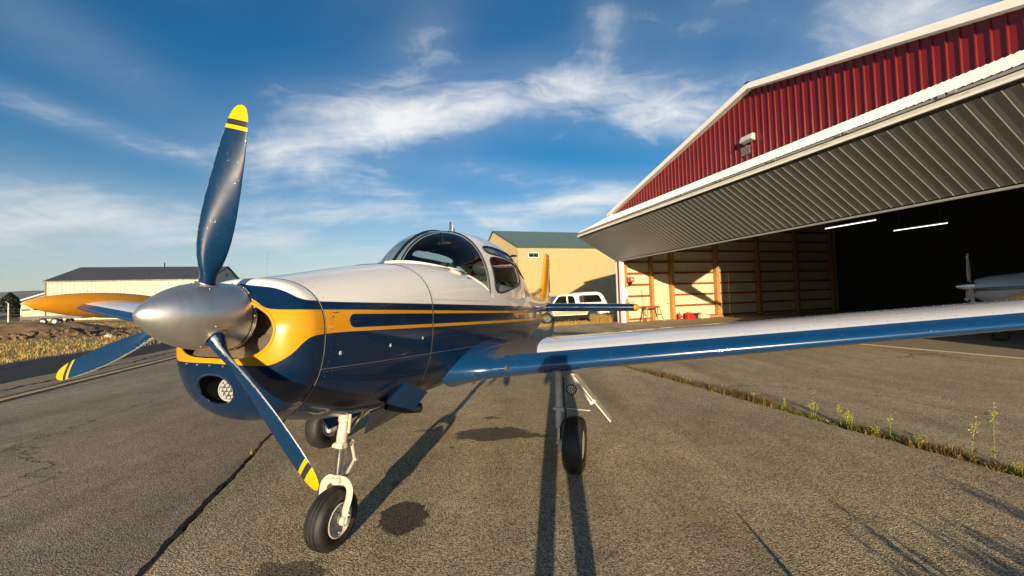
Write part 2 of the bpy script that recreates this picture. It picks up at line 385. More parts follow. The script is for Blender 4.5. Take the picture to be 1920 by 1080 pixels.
def terrain(q, p):
    z = -.05+.95*sstep(-q, 18, 46)+.75*sstep(-q, 48, 85)
    return z+.10*np.sin(q*.21+p*.13)*sstep(-q, 16, 30)
axis = lambda far, mid, st: np.unique(np.concatenate([np.arange(-mid, mid+.1, st), -np.geomspace(mid, far, 26), np.geomspace(mid, far, 26)]))
qs, ps = axis(6500, 110, 2.2), axis(6500, 110, 2.2)
Q, Pp = np.meshgrid(qs, ps, indexing='ij'); Z = terrain(Q, Pp)
Q3 = Q[..., None]*D1+Pp[..., None]*D0; Q3[..., 2] = Z
tag(MB().grid(Q3).build('ground', MATS['dry_grass_ground'], ang=180), kind='structure')
def edge(p, q, amp, seed): 
    r = np.random.default_rng(seed); ph = r.uniform(0, 6.28, 6); return q+amp*sum(np.sin(p*f+a)/(1+.25*i) for i, (f, a) in enumerate(zip((1.7, 4.1, 9.3, 21, 43, 77), ph)))*.5
def sheet(name, q0, q1, p0, p1, z, mt, amp0=0, amp1=0, seeds=(1, 2), skirt=.05, st=.06, endamp=0):
    P_ = np.unique(np.r_[np.arange(max(p0, -4), min(p1, 24), st), p0, p1]) if (amp0 or amp1) else np.array([p0, p1])
    L = edge(P_, q0, amp0, seeds[0]); R = edge(P_, q1, amp1, seeds[1])
    a = L[:, None]*D1+P_[:, None]*D0; c = R[:, None]*D1+P_[:, None]*D0; up = V(0, 0, z); dn = V(0, 0, z-skirt)
    return tag(MB().grid(np.stack([a+dn, a+up, c+up, c+dn], 1)).build(name, mt, smooth=False), kind='structure')
sheet('apron', -1.545, 5.04, -60, 20.75, 0.0, MATS['apron_asphalt'], .016, .03, (3, 4))
sheet('taxiway', -9.3, -1.572, -90, 160, -.008, MATS['taxi_asphalt'], 0.01, .020, (5, 6), skirt=.035)
sheet('dark_taxiway_strip', -12.9, -9.3, -90, 160, -.004, MATS['dark_asphalt'], .12, .05, (7, 8))
sheet('hangar_apron', 5.17, 12.86, -60, 20.7, .004, MATS['hangar_asphalt'], .03, .02, (9, 10))
sheet('joint_soil', 5.0, 5.2, -60, 20.7, -.022, MATS['soil'], skirt=.01)
sheet('open_joint', -1.66, -1.5, -60, 20.7, -.036, MATS['tar'], skirt=.01)
sheet('tar_seam', -1.602, -1.574, -60, 20.7, -.0045, MATS['tar'], .020, .012, (17, 6), skirt=.003)
for nm, q0, q1, z, mt in (('taxi_line_border', -7.76, -7.24, -.004, 'line_black'), ('taxi_line', -7.60, -7.41, 0.0, 'line_yellow')):
    sheet(nm, q0, q1, -60, 120, z, MATS[mt], .01, .01, (11, 12), skirt=.003)
sheet('tar_seam', -8.45, -8.36, -60, 120, -.003, MATS['tar'], .10, .10, (13, 13), skirt=.004)
tag(MB().add([Gp(12.82, .6, .03), Gp(12.82, 20.5, .03), Gp(33, 20.5, .03), Gp(33, .6, .03), Gp(12.82, .6, -.05), Gp(12.82, 20.5, -.05), Gp(33, 20.5, -.05), Gp(33, .6, -.05)],
    [(0,1,2,3),(4,5,1,0),(5,6,2,1),(6,7,3,2),(7,4,0,3)]).build('hangar_floor', MATS['concrete'], smooth=False), kind='structure')
# distant ridge
HAZE = .00006
def hills():
    mt, g, b = mat('hill_forest'); o = g.obj(); n = g.noise(o, .004, 8, .65)
    g.set(b.inputs['Base Color'], g.mix(n, (.030,.045,.035), (.075,.085,.06))); b.inputs['Roughness'].default_value = 1
    A = np.radians(np.arange(-180, 180.1, .6)); r = np.random.default_rng(5); rows = []
    hz = sum(np.sin(A*f+r.uniform(0, 6.28))/f**.8 for f in (3, 7, 13, 29, 53, 97)); hz = .72+.28*hz/np.abs(hz).max()
    for rad, k in ((2900, -.02), (3300, .45), (3800, 1.0), (4300, .8), (4800, -.02)):
        zz = 205*k*hz*(1+.06*np.sin(A*61+rad)); rows.append(np.stack([np.sin(A)*rad, np.cos(A)*rad, zz], 1))
    tag(MB().grid(np.array(rows)).build('hills', mt, ang=180), kind='structure')
hills()

# ------------------------------------------------------------------ red hangar
HC = V(6.419, 23.369, 0)
def Hw(a, d, z): return HC-D0*a+D1*d+V(0, 0, z)
HM = Matrix(((-D0[0], D1[0], 0, HC[0]), (-D0[1], D1[1], 0, HC[1]), (0, 0, 1, 0), (0, 0, 0, 1)))   # local x = along front towards camera, y = into hangar
hangar = tag(empty('hangar', mat=HM), 'red ribbed metal hangar with white trim and open folding door', 'hangar')
HW_, EAVE, PEAK, DEPTH = 19.32, 6.78, 9.35, 19.0
def metal_sheet(name, col, rough=.38, dirt=None):
    mt, g, b = mat(name); o = g.obj(); n = g.noise(o, 1.3, 5, .6); st = g.noise(g.mapping(o, sc=(9, 9, .6)), 1.5, 4)
    c = g.mix(g.math('MULTIPLY', g.math('ADD', n, st), .5), tuple(x*.85 for x in col), tuple(min(1, x*1.12) for x in col))
    if dirt: c = g.mix(g.step(st, .5, .8, 0, .35), c, dirt)
    g.set(b.inputs['Base Color'], c); b.inputs['Roughness'].default_value = rough; b.inputs['Coat Weight'].default_value = .15; b.inputs['Coat Roughness'].default_value = .2
    g.set(b.inputs['Normal'], g.bump(n, .06, .05)); return mt
metal_sheet('red_sheet', (.155,.0075,.006), .30); metal_sheet('white_sheet', (.78,.77,.74)); metal_sheet('shaded_door_sheet', (.215,.225,.215), dirt=(.15,.145,.12))  # lower door leaf: white sheet darkened to carry its underside shade
metal_sheet('tan_sheet', (.47,.355,.165), .5); metal_sheet('cream_sheet', (.56,.49,.34), .6); metal_sheet('green_roof', (.10,.155,.125), .5)
metal_sheet('dark_roof', (.07,.068,.072), .6); metal_sheet('grey_sheet', (.42,.42,.40), .5); metal_sheet('inner_sheet', (.64,.57,.36), .85)
def rib_profile(w, pitch, rw, rd, start=.5):
    """x positions and rib heights of a ribbed metal sheet, one period = flat + trapezoid rib"""
    xs = [(0, 0)]; c = pitch*start
    while c < w-rw*.4:
        for dx, h in ((-rw, 0), (-rw*.45, rd), (rw*.45, rd), (rw, 0)):
            if 0 < c+dx < w: xs.append((c+dx, h))
        c += pitch
    xs.append((w, 0)); return np.array(xs)
def ribbed(zf, a0, a1, pitch, rw, rd, place, zbot, th=None, start=.5, extra=()):
    """one ribbed sheet between a0 and a1; top edge zf(a), bottom zbot(a); place(a, out, z) -> point"""
    pr = rib_profile(a1-a0, pitch, rw, rd, start); rows = []
    cut = [e for e in extra if a0 < e < a1]
    for e in cut: pr = np.vstack([pr, [e-a0, np.interp(e-a0, pr[:, 0], pr[:, 1])]])
    pr = pr[np.argsort(pr[:, 0], kind='stable')]
    for x, h in pr: rows.append([place(a0+x, h, zbot(a0+x)), place(a0+x, h, zf(a0+x))])
    return MB().grid(rows)
rake = lambda a: EAVE+(PEAK-EAVE)*(1-abs(a-HW_/2)/(HW_/2))-.10
n_sh = 20; sw = HW_/n_sh
for i in range(n_sh):
    ribbed(rake, i*sw, (i+1)*sw, sw/4, .024, .030, lambda a, h, z: (a, -.02-h*1.5, z), lambda a: 6.62, extra=(HW_/2,)).build('wall_panel', MATS['red_sheet'], hangar, smooth=False)
# rake boards and roof
for s, (a0, a1) in enumerate(((-.35, HW_/2), (HW_+.35, HW_/2))):
    z0 = EAVE-.10*1.0; sl_ = (PEAK-EAVE)/(HW_/2)
    zA = EAVE+(-.35)*sl_; t = MB()
    for (y0, y1, o0, o1) in ((-.30, -.24, -.17, .04),):
        t.add([(a0, y0, zA+o0), (a1, y0, PEAK+o0), (a1, y0, PEAK+o1), (a0, y0, zA+o1), (a0, y1, zA+o0), (a1, y1, PEAK+o0), (a1, y1, PEAK+o1), (a0, y1, zA+o1)],
              [(0,1,2,3),(7,6,5,4),(0,3,7,4),(1,5,6,2),(3,2,6,7),(0,4,5,1)])
    t.build('rake_trim', MATS['white_trim'], hangar, smooth=False)
    MB().add([(a0, -.24, zA-.155), (a1, -.24, PEAK-.155), (a1, -.03, PEAK-.155), (a0, -.03, zA-.155)], [(0,1,2,3)]).build('soffit', MATS['white_trim'], hangar, smooth=False)
    r = MB(); ys = np.linspace(-.236, DEPTH, 3)
    r.add([(u_, y, z_) for y in (-.236, DEPTH) for (u_, z_) in ((a0, zA+.01), (a1, PEAK+.01))]+[(u_, y, z_) for y in (-.236, DEPTH) for (u_, z_) in ((a0, zA-.14), (a1, PEAK-.14))],
          [(0,1,3,2),(4,6,7,5),(0,2,6,4),(2,3,7,6)]).build('roof', MATS['white_sheet'], hangar, smooth=False)
MB().tube([(HW_/2, -.30, PEAK+.045), (HW_/2, DEPTH, PEAK+.045)], [.09, .09], 8, ell=(1, .6)).build('ridge_cap', MATS['dark_metal'], hangar)
# bifold door: upper leaf slopes out from the header, lower leaf folds back to the wall
FO, FZ, BZ, HZ = -2.50, 5.30, 3.74, 6.60            # fold distance, fold height, bottom edge height, header height
door = empty('folding_door'); door.parent = hangar
DA0, DA1 = -.05, 18.35; nd_ = 19; dw = (DA1-DA0)/nd_
def leaf(p0, p1, outward):
    p0, p1 = V(*p0), V(*p1); e = p1-p0; n = V(-e[1], e[0]); n /= np.linalg.norm(n); n *= outward
    def place(a, h, t): q = p0+e*t+n*h; return (a, q[0], q[1])
    return place
upl = leaf((-.10, HZ-.02), (FO, FZ+.13), -1); lol = leaf((FO+.02, FZ-.12), (-.06, BZ+.02), -1)
for i in range(nd_):
    a0, a1 = DA0+i*dw, DA0+(i+1)*dw
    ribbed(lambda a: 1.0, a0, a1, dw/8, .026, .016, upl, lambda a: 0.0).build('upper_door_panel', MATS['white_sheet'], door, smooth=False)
    ribbed(lambda a: .985, a0, a1, dw/4, .015, .010, lol, lambda a: .03).build('lower_door_panel', MATS['shaded_door_sheet'], door, smooth=False)
def bar(mb, a0, a1, y, z, w, h): return mb.box(((a0+a1)/2, y, z), (a1-a0, w, h))
bar(MB(), DA0, DA1, FO+.03, FZ-.015, .10, .085).build('fold_beam', MATS['cream_frame'], door, smooth=False, bevel=.006)
bar(MB(), DA0, DA1, FO-.025, FZ-.085, .055, .05).build('edge_trim', MATS['white_trim'], door, smooth=False)
bar(MB(), DA0, DA1, FO+.05, FZ+.045, .05, .034).build('gap_shade_bar', MATS['black'], door, smooth=False)  # black bars stand in for the shaded gaps at the fold
bar(MB(), DA0, DA1, FO+.04, FZ+.090, .07, .055).build('upper_beam', MATS['grey_frame'], door, smooth=False)
bar(MB(), DA0, DA1, FO+.06, FZ+.136, .05, .036).build('gap_shade_bar', MATS['black'], door, smooth=False)
bar(MB(), DA0, DA1, -.045, BZ-.02, .07, .06).build('bottom_rail', MATS['grey_frame'], door, smooth=False)
for i in range(10): 
    a = 1.0+i*1.85; MB().box((a, FO+.005, FZ+.105), (.10, .05, .06)).box((a+.16, FO+.005, FZ+.105), (.10, .05, .06)).build('hinge', MATS['grey_frame'], door, smooth=False)
for a in (DA0, DA1):      # end frames of both leaves, with diagonal backing
    f = MB()
    for p0, p1 in (((-.10, HZ), (FO+.05, FZ+.10)), ((FO+.05, FZ-.08), (-.06, BZ+.03))):
        f.tube([(a, p0[0], p0[1]), (a, p1[0], p1[1])], .035, 4)
    f.build('end_frame', MATS['white_trim'], door, smooth=False)
bk = MB()                 # inner lining of the leaves
bk.add([(DA0, -.02, HZ-.02), (DA1, -.02, HZ-.02), (DA1, FO+.13, FZ+.16), (DA0, FO+.13, FZ+.16)], [(0,1,2,3)])
bk.add([(DA0, FO+.10, FZ-.05), (DA1, FO+.10, FZ-.05), (DA1, -.0, BZ+.07), (DA0, -.0, BZ+.07)], [(0,1,2,3)])
bk.build('door_lining', MATS['grey_frame'], door, smooth=False)
# header behind the door, jambs
MB().box2((0, .02, HZ-.32), (HW_, .22, 6.70)).build('header', MATS['shade_black_wall'], hangar, smooth=False)
MB().box2((-.02, -.05, 0), (.10, .16, HZ)).build('corner_trim', MATS['white_trim'], hangar, smooth=False)
MB().box2((.10, -.03, 0), (.34, .16, HZ)).build('jamb_strip', MATS['red_trim'], hangar, smooth=False)
MB().box2((.34, -.05, 0), (.56, .16, HZ)).build('jamb_trim', MATS['white_trim'], hangar, smooth=False)
MB().box2((18.3, -.05, 0), (HW_, .16, HZ)).build('jamb_panel', MATS['red_sheet'], hangar, smooth=False)
# side walls, back wall
inner = .16
ribbed(lambda a: EAVE-.1, .2, DEPTH, .305, .02, .018, lambda a, h, z: (.04+h, a, z), lambda a: .02).build('side_wall_sheet', MATS['inner_sheet'], hangar, smooth=False)
MB().box2((.0, .2, 0), (.03, DEPTH, EAVE-.1)).build('outer_wall_sheet', MATS['red_sheet'], hangar, smooth=False)
MB().box2((HW_-.08, .2, 0), (HW_, DEPTH, EAVE-.1)).build('far_side_wall', MATS['shade_black_wall'], hangar, smooth=False)
MB().add([(0, DEPTH, 0), (HW_, DEPTH, 0), (HW_, DEPTH, EAVE), (HW_/2, DEPTH, PEAK), (0, DEPTH, EAVE)], [(0,1,2,3,4)]).build('back_wall', MATS['shade_black_wall'], hangar, smooth=False)
MB().add([(.1, .25, 6.55), (HW_-.1, .25, 6.55), (HW_-.1, DEPTH-.05, 6.55), (.1, DEPTH-.05, 6.55)], [(0,1,2,3)]).build('ceiling_lining', MATS['shade_black_wall'], hangar, smooth=False)
posts = [(.38, .30), (2.32, .17), (3.82, .24), (7.42, .26), (11.0, .26), (14.6, .26), (18.2, .26)]
for i, (d, w) in enumerate(posts): MB().box2((.07, d-w/2, .03), (.34, d+w/2, 6.4)).build('post', MATS['wood_post'], hangar, smooth=False, bevel=.008)
for k in range(9):
    z = .12+.70*k if k else .10
    spans = list(zip(posts[:-1], posts[1:]))
    for (d0_, w0), (d1_, w1) in spans:
        if z < 2.3 and d0_ == 2.32: continue
        MB().box2((.062, d0_+w0/2, z), (.145, d1_-w1/2, z+.12)).build('girt', MATS['girt_red'], hangar, smooth=False)
dr = MB().box2((.06, 2.42, .035), (.12, 3.68, 2.34)).build('side_door', MATS['cream_panel'], hangar, smooth=False, bevel=.01)
MB().ball((.17, 3.5, 1.05), .04).tube([(.12, 3.5, 1.05), (.17, 3.5, 1.05)], .015, 8).ball((.14, 3.5, 1.28), .03).build('handle', MATS['black'], dr)
# wall lamp and louvre on the gable
wl = empty('wall_lamp'); wl.parent = hangar
MB().add([(9.22,-.06,7.26),(9.72,-.06,7.26),(9.72,-.30,7.30),(9.22,-.30,7.30),(9.22,-.06,7.52),(9.72,-.06,7.52),(9.72,-.20,7.52),(9.22,-.20,7.52)], [(0,1,2,3),(4,7,6,5),(0,4,5,1),(1,5,6,2),(2,6,7,3),(3,7,4,0)]).build('lamp_housing', MATS['grey_gear'], wl, smooth=False, bevel=.01)
MB().tube([(9.6,-.05,7.56),(9.6,-.05,9.0)], .012, 6).build('conduit', MATS['red_trim'], wl)
lv = MB(); [lv.box((9.30, -.07, 6.86+.055*k), (.36, .05, .022)) for k in range(6)]
lv.build('louvre', MATS['grey_frame'], hangar, smooth=False)
# hanging tube lights
for i, d in enumerate((10.15, 15.95)):
    t = tag(empty('tube_lamp', mat=Matrix.Translation(Hw(6.4, d, 5.0))), ('lit fluorescent tube lamp hanging left in the dark hangar', 'lit fluorescent tube lamp hanging right in the dark hangar')[i], 'lamp', 'tube lamps in the hangar')
    e = -D0
    MB().tube([e*-1.18, e*1.18], .019, 8).build('tube', MATS['tube_light'], t)
    MB().tube([e*-1.2+V(0,0,.06), e*1.2+V(0,0,.06)], .03, 4).tube([e*-.9+V(0,0,.06), e*-.9+V(0,0,1.54)], .006, 4).tube([e*.9+V(0,0,.06), e*.9+V(0,0,1.54)], .006, 4).build('reflector', MATS['grey_frame'], t)

# ------------------------------------------------------------------ other buildings (local x = along D1, y = along D0)
def GM(q, p, z=0.0):
    o = Gp(q, p, z); return Matrix(((D1[0], D0[0], 0, o[0]), (D1[1], D0[1], 0, o[1]), (0, 0, 1, o[2]), (0, 0, 0, 1)))
def gable_building(name, label, q, p, L, D, eave, ridge, wall, gable, roof, trim, pitch, z0=0.0, right=False, base=0.0, over=.25, th=.12):
    b = tag(empty(name, mat=GM(q, p, z0)), label, 'building')
    ribbed(lambda a: eave, 0, L, pitch, pitch*.11, .03, lambda a, h, z: (a, -h, z), lambda a: base).build('front_wall', MATS[wall], b, smooth=False)
    top = lambda d: eave+(ridge-eave)*(1-abs(d-D/2)/(D/2))
    ribbed(top, 0, D, pitch, pitch*.11, .03, lambda d, h, z: (-h, d, z), lambda a: base, extra=(D/2,)).build('left_gable_wall', MATS[gable], b, smooth=False)
    ribbed(top, 0, D, pitch, pitch*.11, .03, lambda d, h, z: (L+h, d, z), lambda a: base, extra=(D/2,)).build('right_gable_wall', MATS[gable], b, smooth=False)
    MB().add([(0, D, base), (L, D, base), (L, D, eave), (0, D, eave)], [(0,1,2,3)]).build('back_wall', MATS[wall], b, smooth=False)
    sl_ = (ridge-eave)/(D/2)
    for y0, sgn in ((-over, 1), (D+over, -1)):
        def place(a, h, t, y0=y0, sgn=sgn):
            y = y0+(D/2-y0)*t; z = eave-over*sl_+(ridge-eave+over*sl_)*t
            return (a, y, z+h+.06)
        ribbed(lambda a: 1.0, -over, L+over, pitch*1.5, pitch*.12, .035, place, lambda a: 0.0).build('roof', MATS[roof], b, smooth=False)
    t = MB(); zE = eave-over*sl_
    t.box((L/2, -over-.02, zE-.03), (L+2*over, .07, .14))
    t.build('eave_trim', MATS[trim], b, smooth=False)
    for x in (-over-.02, L+over+.02):
        for y0 in (-over, D+over):
            c = MB(); c.tube([(x, y0, zE), (x, D/2, ridge)], .075, 4); c.build('rake_trim', MATS[trim], b, smooth=False)
    for x in (-.03, L+.03): MB().box((x, -.05, (eave+base)/2), (.12, .06, eave-base-.02)).build('corner_trim', MATS[trim if trim != 'green_trim' else wall], b, smooth=False)
    return b
yb = gable_building('storage_building', 'tan metal building with green roof behind the pickup', 13.33, 40.4, 30, 21.2, 7.48, 11.1, 'tan_sheet', 'tan_sheet', 'green_roof', 'green_trim', .42, over=.12)
w = MB().box2((1.12, -.07, 6.22), (2.42, -.035, 6.82)).build('window', MATS['white_trim'], yb, smooth=False)
MB().box2((1.21, -.085, 6.30), (2.33, -.072, 6.74)).build('pane', MATS['tinted_glass'], w, smooth=False)
MB().box2((1.75, -.10, 6.30), (1.79, -.086, 6.74)).build('mullion', MATS['grey_frame'], w, smooth=False)
LA = V(-62.03, 50.91, 0); lq, lp = LA@D1, LA@D0
lb = gable_building('farm_hangar', 'long cream ribbed building with dark grey roof behind the taxiway', lq, lp, 18.36, 12.63, 6.15, 8.5, 'cream_sheet', 'grey_sheet', 'dark_roof', 'dark_metal', .45, base=.2, over=.15)
lv = MB(); [lv.box((18.45, 6.3+.35*j, 6.9+.14*k), (.05, .28, .06)) for j in (-1, 0) for k in range(4)]
lv.build('gable_vent', MATS['dark_metal'], lb, smooth=False)
MB().tube([(10, 6.3, 8.5), (10, 6.3, 9.2)], .08, 8).build('roof_vent', MATS['dark_metal'], lb)
# low green gabled shed far left
def shed():
    c = ray(27, 594); c = c/c[1]*82; q, p = c@D1, c@D0
    b = tag(empty('equipment_shed', mat=GM(q, p, 1.25)), 'low cream shed with green gable and white rake far left', 'building')
    Wd, ev, rd, Dp = 17.0, 3.2, 6.3, 14
    MB().add([(0,0,0),(Wd,0,0),(Wd,0,ev),(0,0,ev)], [(0,1,2,3)]).build('front_wall', MATS['cream_sheet'], b, smooth=False)
    MB().add([(0,-.02,ev),(Wd,-.02,ev),(Wd/2,-.02,rd)], [(0,1,2)]).build('gable', MATS['green_roof'], b, smooth=False)
    MB().add([(0,0,0),(0,Dp,0),(0,Dp,ev),(0,0,ev)], [(0,1,2,3)]).build('side_wall', MATS['green_roof'], b, smooth=False)
    for x0, x1 in ((-.4, Wd/2), (Wd+.4, Wd/2)):
        z0 = ev-.4*(rd-ev)/(Wd/2)
        MB().add([(x0,-.3,z0),(x1,-.3,rd),(x1,Dp,rd),(x0,Dp,z0),(x0,-.3,z0+.12),(x1,-.3,rd+.12),(x1,Dp,rd+.12),(x0,Dp,z0+.12)], [(0,1,2,3),(7,6,5,4),(0,4,5,1),(1,5,6,2),(2,6,7,3),(3,7,4,0)]).build('roof', MATS['grey_sheet'], b, smooth=False)
        MB().tube([(x0,-.36,z0+.03),(x1,-.36,rd+.03)], .16, 4).build('rake_trim', MATS['white_trim'], b, smooth=False)
    d = MB().box2((1.2,-.06,.1),(7.6,-.01,2.7)).build('bay_door', MATS['cream_panel'], b, smooth=False)
    for k in range(4): MB().box2((1.3+1.6*k,-.09,1.45),(2.6+1.6*k,-.061,1.72)).build('pane', MATS['tinted_glass'], d, smooth=False)
    MB().box2((0,-.05,2.72),(Wd,-.005,2.86)).build('band_trim', MATS['green_trim'], b, smooth=False)
shed()

# ------------------------------------------------------------------ vegetation builders
def leafmat(name, a, b_, rough=.6, tr=.35):
    mt, g, b = mat(name); o = g.obj(); n = g.noise(o, 6, 4); 
    gi = g.new('ShaderNodeNewGeometry').outputs['Random Per Island']
    c = g.mix(g.math('ADD', g.math('MULTIPLY', gi, .7), g.math('MULTIPLY', n, .3)), a, b_)
    g.set(b.inputs['Base Color'], c); b.inputs['Roughness'].default_value = rough
    tl = g.new('ShaderNodeBsdfTranslucent'); g.l.new(c, tl.inputs[0]); mx = g.new('ShaderNodeMixShader'); mx.inputs[0].default_value = tr
    g.l.new(b.outputs[0], mx.inputs[1]); g.l.new(tl.outputs[0], mx.inputs[2]); g.l.new(mx.outputs[0], g.n['Material Output'].inputs[0]); return mt
leafmat('dry_blades', (.42,.26,.06), (.74,.54,.18)); leafmat('green_blades', (.10,.14,.02), (.34,.34,.06)); leafmat('mixed_blades', (.09,.055,.02), (.42,.28,.09))
leafmat('weed_leaf', (.16,.20,.02), (.42,.44,.07)); leafmat('weed_flower', (.55,.50,.06), (.70,.62,.12)); leafmat('conifer', (.012,.022,.010), (.035,.05,.02), tr=.15)
leafmat('grey_weed', (.05,.06,.03), (.12,.12,.06))
def blades(mb, roots, h, w, lean=.5, r=rng):
    roots = np.asarray(roots); n = len(roots); az_ = r.uniform(0, 6.283, n); hh = h*r.uniform(.45, 1.15, n); ln = r.uniform(.05, lean, n)*hh
    d = np.stack([np.cos(az_), np.sin(az_), np.zeros(n)], 1); s = np.stack([-np.sin(az_), np.cos(az_), np.zeros(n)], 1)*(w/2)
    mid = roots+d*(ln*.35)[:, None]+np.stack([0*hh, 0*hh, hh*.55], 1); tip = roots+d*ln[:, None]+np.stack([0*hh, 0*hh, hh], 1)
    v = np.stack([roots-s, roots+s, mid+s*.8, mid-s*.8, tip], 1).reshape(-1, 3); b = mb.nv; mb.v.append(v); mb.nv += len(v)
    for i in range(n): k = b+i*5; mb.f += [(k, k+1, k+2, k+3), (k+3, k+2, k+4)]
    return mb
# ------------------------------------------------------------------ airplane
def frame(psi, th, roll):
    psi, th, roll = (math.radians(x) for x in (psi, th, roll))
    f = V(math.cos(psi)*math.cos(th), math.sin(psi)*math.cos(th), math.sin(th)); l = V(-math.sin(psi), math.cos(psi), 0); u = np.cross(f, l)
    return f, l*math.cos(roll)-u*math.sin(roll), u*math.cos(roll)+l*math.sin(roll)
HUB = V(-1.510, 1.810, 1.620); AF, AL, AU = frame(-107.0, 2.4, 1.5); AB = np.array([AF, AL, AU])
def tol(w): return AB @ (np.asarray(w, float)-HUB)
def tow(q): return HUB+AB.T @ np.asarray(q, float)
AM = Matrix.Identity(4)
for i in range(3):
    AM[i][0], AM[i][1], AM[i][2], AM[i][3] = AF[i], AL[i], AU[i], HUB[i]
# local frame: x forward, y to the aircraft's left, z up, origin on the thrust line at the blades
plane = tag(empty('airplane', mat=AM), 'blue, white and yellow low wing propeller airplane on the apron', 'airplane')
def fuselage_paint():
    mt, g, b = mat('fuselage_paint'); o = g.obj(); x, y, z = g.sep(o)[:3]
    kw = dict(x0=-.5, x1=0.0, z0=-.3, z1=.3)
    zA = fcurve(g, x, [(-.5,.078),(-.33,.078),(-.26,.081),(-.22,.095),(-.18,.122),(-.14,.138),(0,.145)], **kw)
    zA = g.math('ADD', zA, g.lin(x, -4.4, -.5, .028, 0.0))
    zB = fcurve(g, x, [(-.5,.035),(-.2,.034),(-.16,.042),(-.13,.06),(-.10,.085),(0,.10)], **kw)
    zC = fcurve(g, x, [(-.5,-.086),(-.36,-.09),(-.30,-.098),(-.25,-.124),(-.21,-.172),(-.17,-.204),(-.12,-.218),(0,-.222)], **kw)
    zC = g.math('ADD', zC, g.lin(x, -4.4, -.6, -.018, 0.0))
    e = .0016
    def gt(a, c): return g.step(g.math('SUBTRACT', a, c), -e, e)
    white = gt(z, zA); yel = g.math('MULTIPLY', gt(zB, z), gt(z, zC))
    lx = g.math('MAXIMUM', g.math('ADD', x, .530), 0.0); zc = g.math('ADD', z, g.lin(x, -4.4, -.6, .030, .0265))
    hl_ = g.lin(x, -4.4, -.6, .043, .0385)
    d = g.math('POWER', g.math('ADD', g.math('MULTIPLY', lx, lx), g.math('MULTIPLY', zc, zc)), .5)
    yel = g.math('MULTIPLY', yel, gt(d, hl_))
    yel = g.math('MULTIPLY', yel, g.step(x, -6.4, -6.3))
    var = g.noise(o, 2.2, 5, .6)
    blue = g.mix(var, tuple(c*.85 for c in BLUE), tuple(c*1.15 for c in BLUE)); wh = g.mix(var, tuple(c*.97 for c in WHITE), tuple(c*1.03 for c in WHITE))
    grime = g.step(g.noise(g.mapping(o, sc=(1, 3, 3)), 4, 6, .7), .55, .85, 0, .25)
    wh = g.mix(grime, wh, (.55,.50,.42))
    c = g.mix(white, g.mix(yel, blue, YEL), wh)
    fin = g.math('MULTIPLY', g.step(x, -6.75, -6.85), g.step(z, .30, .36)); c = g.mix(fin, c, YEL)
    soot = g.math('MULTIPLY', g.math('MULTIPLY', g.step(x, -1.1, -1.5), g.step(z, -.30, -.52)), g.step(g.noise(g.mapping(o, sc=(.35, 1, 5)), 3.5, 6, .65), .40, .70, 0, .75))
    c = g.mix(soot, c, (.055,.045,.035))
    chips = g.step(g.noise(o, 95, 3, .6), .745, .76, 0, .5); c = g.mix(chips, c, (.6,.6,.58))
    g.set(b.inputs['Base Color'], c)
    g.set(b.inputs['Roughness'], g.lin(g.noise(o, 9, 4), .3, .7, .26, .36)); b.inputs['Specular IOR Level'].default_value = .3; b.inputs['Coat Weight'].default_value = .55; b.inputs['Coat Roughness'].default_value = .03
    g.set(b.inputs['Normal'], g.bump(g.noise(g.mapping(o, sc=(1, 1, 1.4)), 2.6, 2, .4), .10, .03)); return mt
fuselage_paint()
def nose_paint():
    mt, g, b = mat('nose_paint'); o = g.obj(); x, y, z = g.sep(o)[:3]; ay = g.math('ABSOLUTE', y)
    kw = dict(x0=0.0, x1=.5, z0=-.3, z1=.3); e = .0016
    zA = fcurve(g, ay, [(0,.170),(.063,.162),(.153,.154),(.227,.145),(.276,.133),(.317,.118),(.369,.094),(.398,.083),(.45,.079),(.5,.079)], **kw)
    zB = fcurve(g, ay, [(0,.130),(.06,.112),(.134,.088),(.19,.066),(.23,.048),(.278,.036),(.355,.033),(.45,.034),(.5,.034)], **kw)
    zC = fcurve(g, ay, [(0,-.232),(.2,-.236),(.29,-.237),(.327,-.229),(.353,-.217),(.401,-.179),(.433,-.128),(.450,-.100),(.462,-.09),(.5,-.09)], **kw)
    def gt(a, c): return g.step(g.math('SUBTRACT', a, c), -e, e)
    white = gt(z, zA); yel = g.math('MULTIPLY', gt(zB, z), gt(z, zC)); var = g.noise(o, 2.2, 5, .6)
    blue = g.mix(var, tuple(c*.85 for c in BLUE), tuple(c*1.15 for c in BLUE)); wh = g.mix(var, tuple(c*.97 for c in WHITE), tuple(c*1.03 for c in WHITE))
    c = g.mix(white, g.mix(yel, blue, YEL), wh); chips = g.step(g.noise(o, 95, 3, .6), .735, .75, 0, .5); c = g.mix(chips, c, (.6,.6,.58))
    g.set(b.inputs['Base Color'], c); g.set(b.inputs['Roughness'], g.lin(g.noise(o, 9, 4), .3, .7, .26, .36)); b.inputs['Specular IOR Level'].default_value = .3
    b.inputs['Coat Weight'].default_value = .55; b.inputs['Coat Roughness'].default_value = .03; return mt
nose_paint()
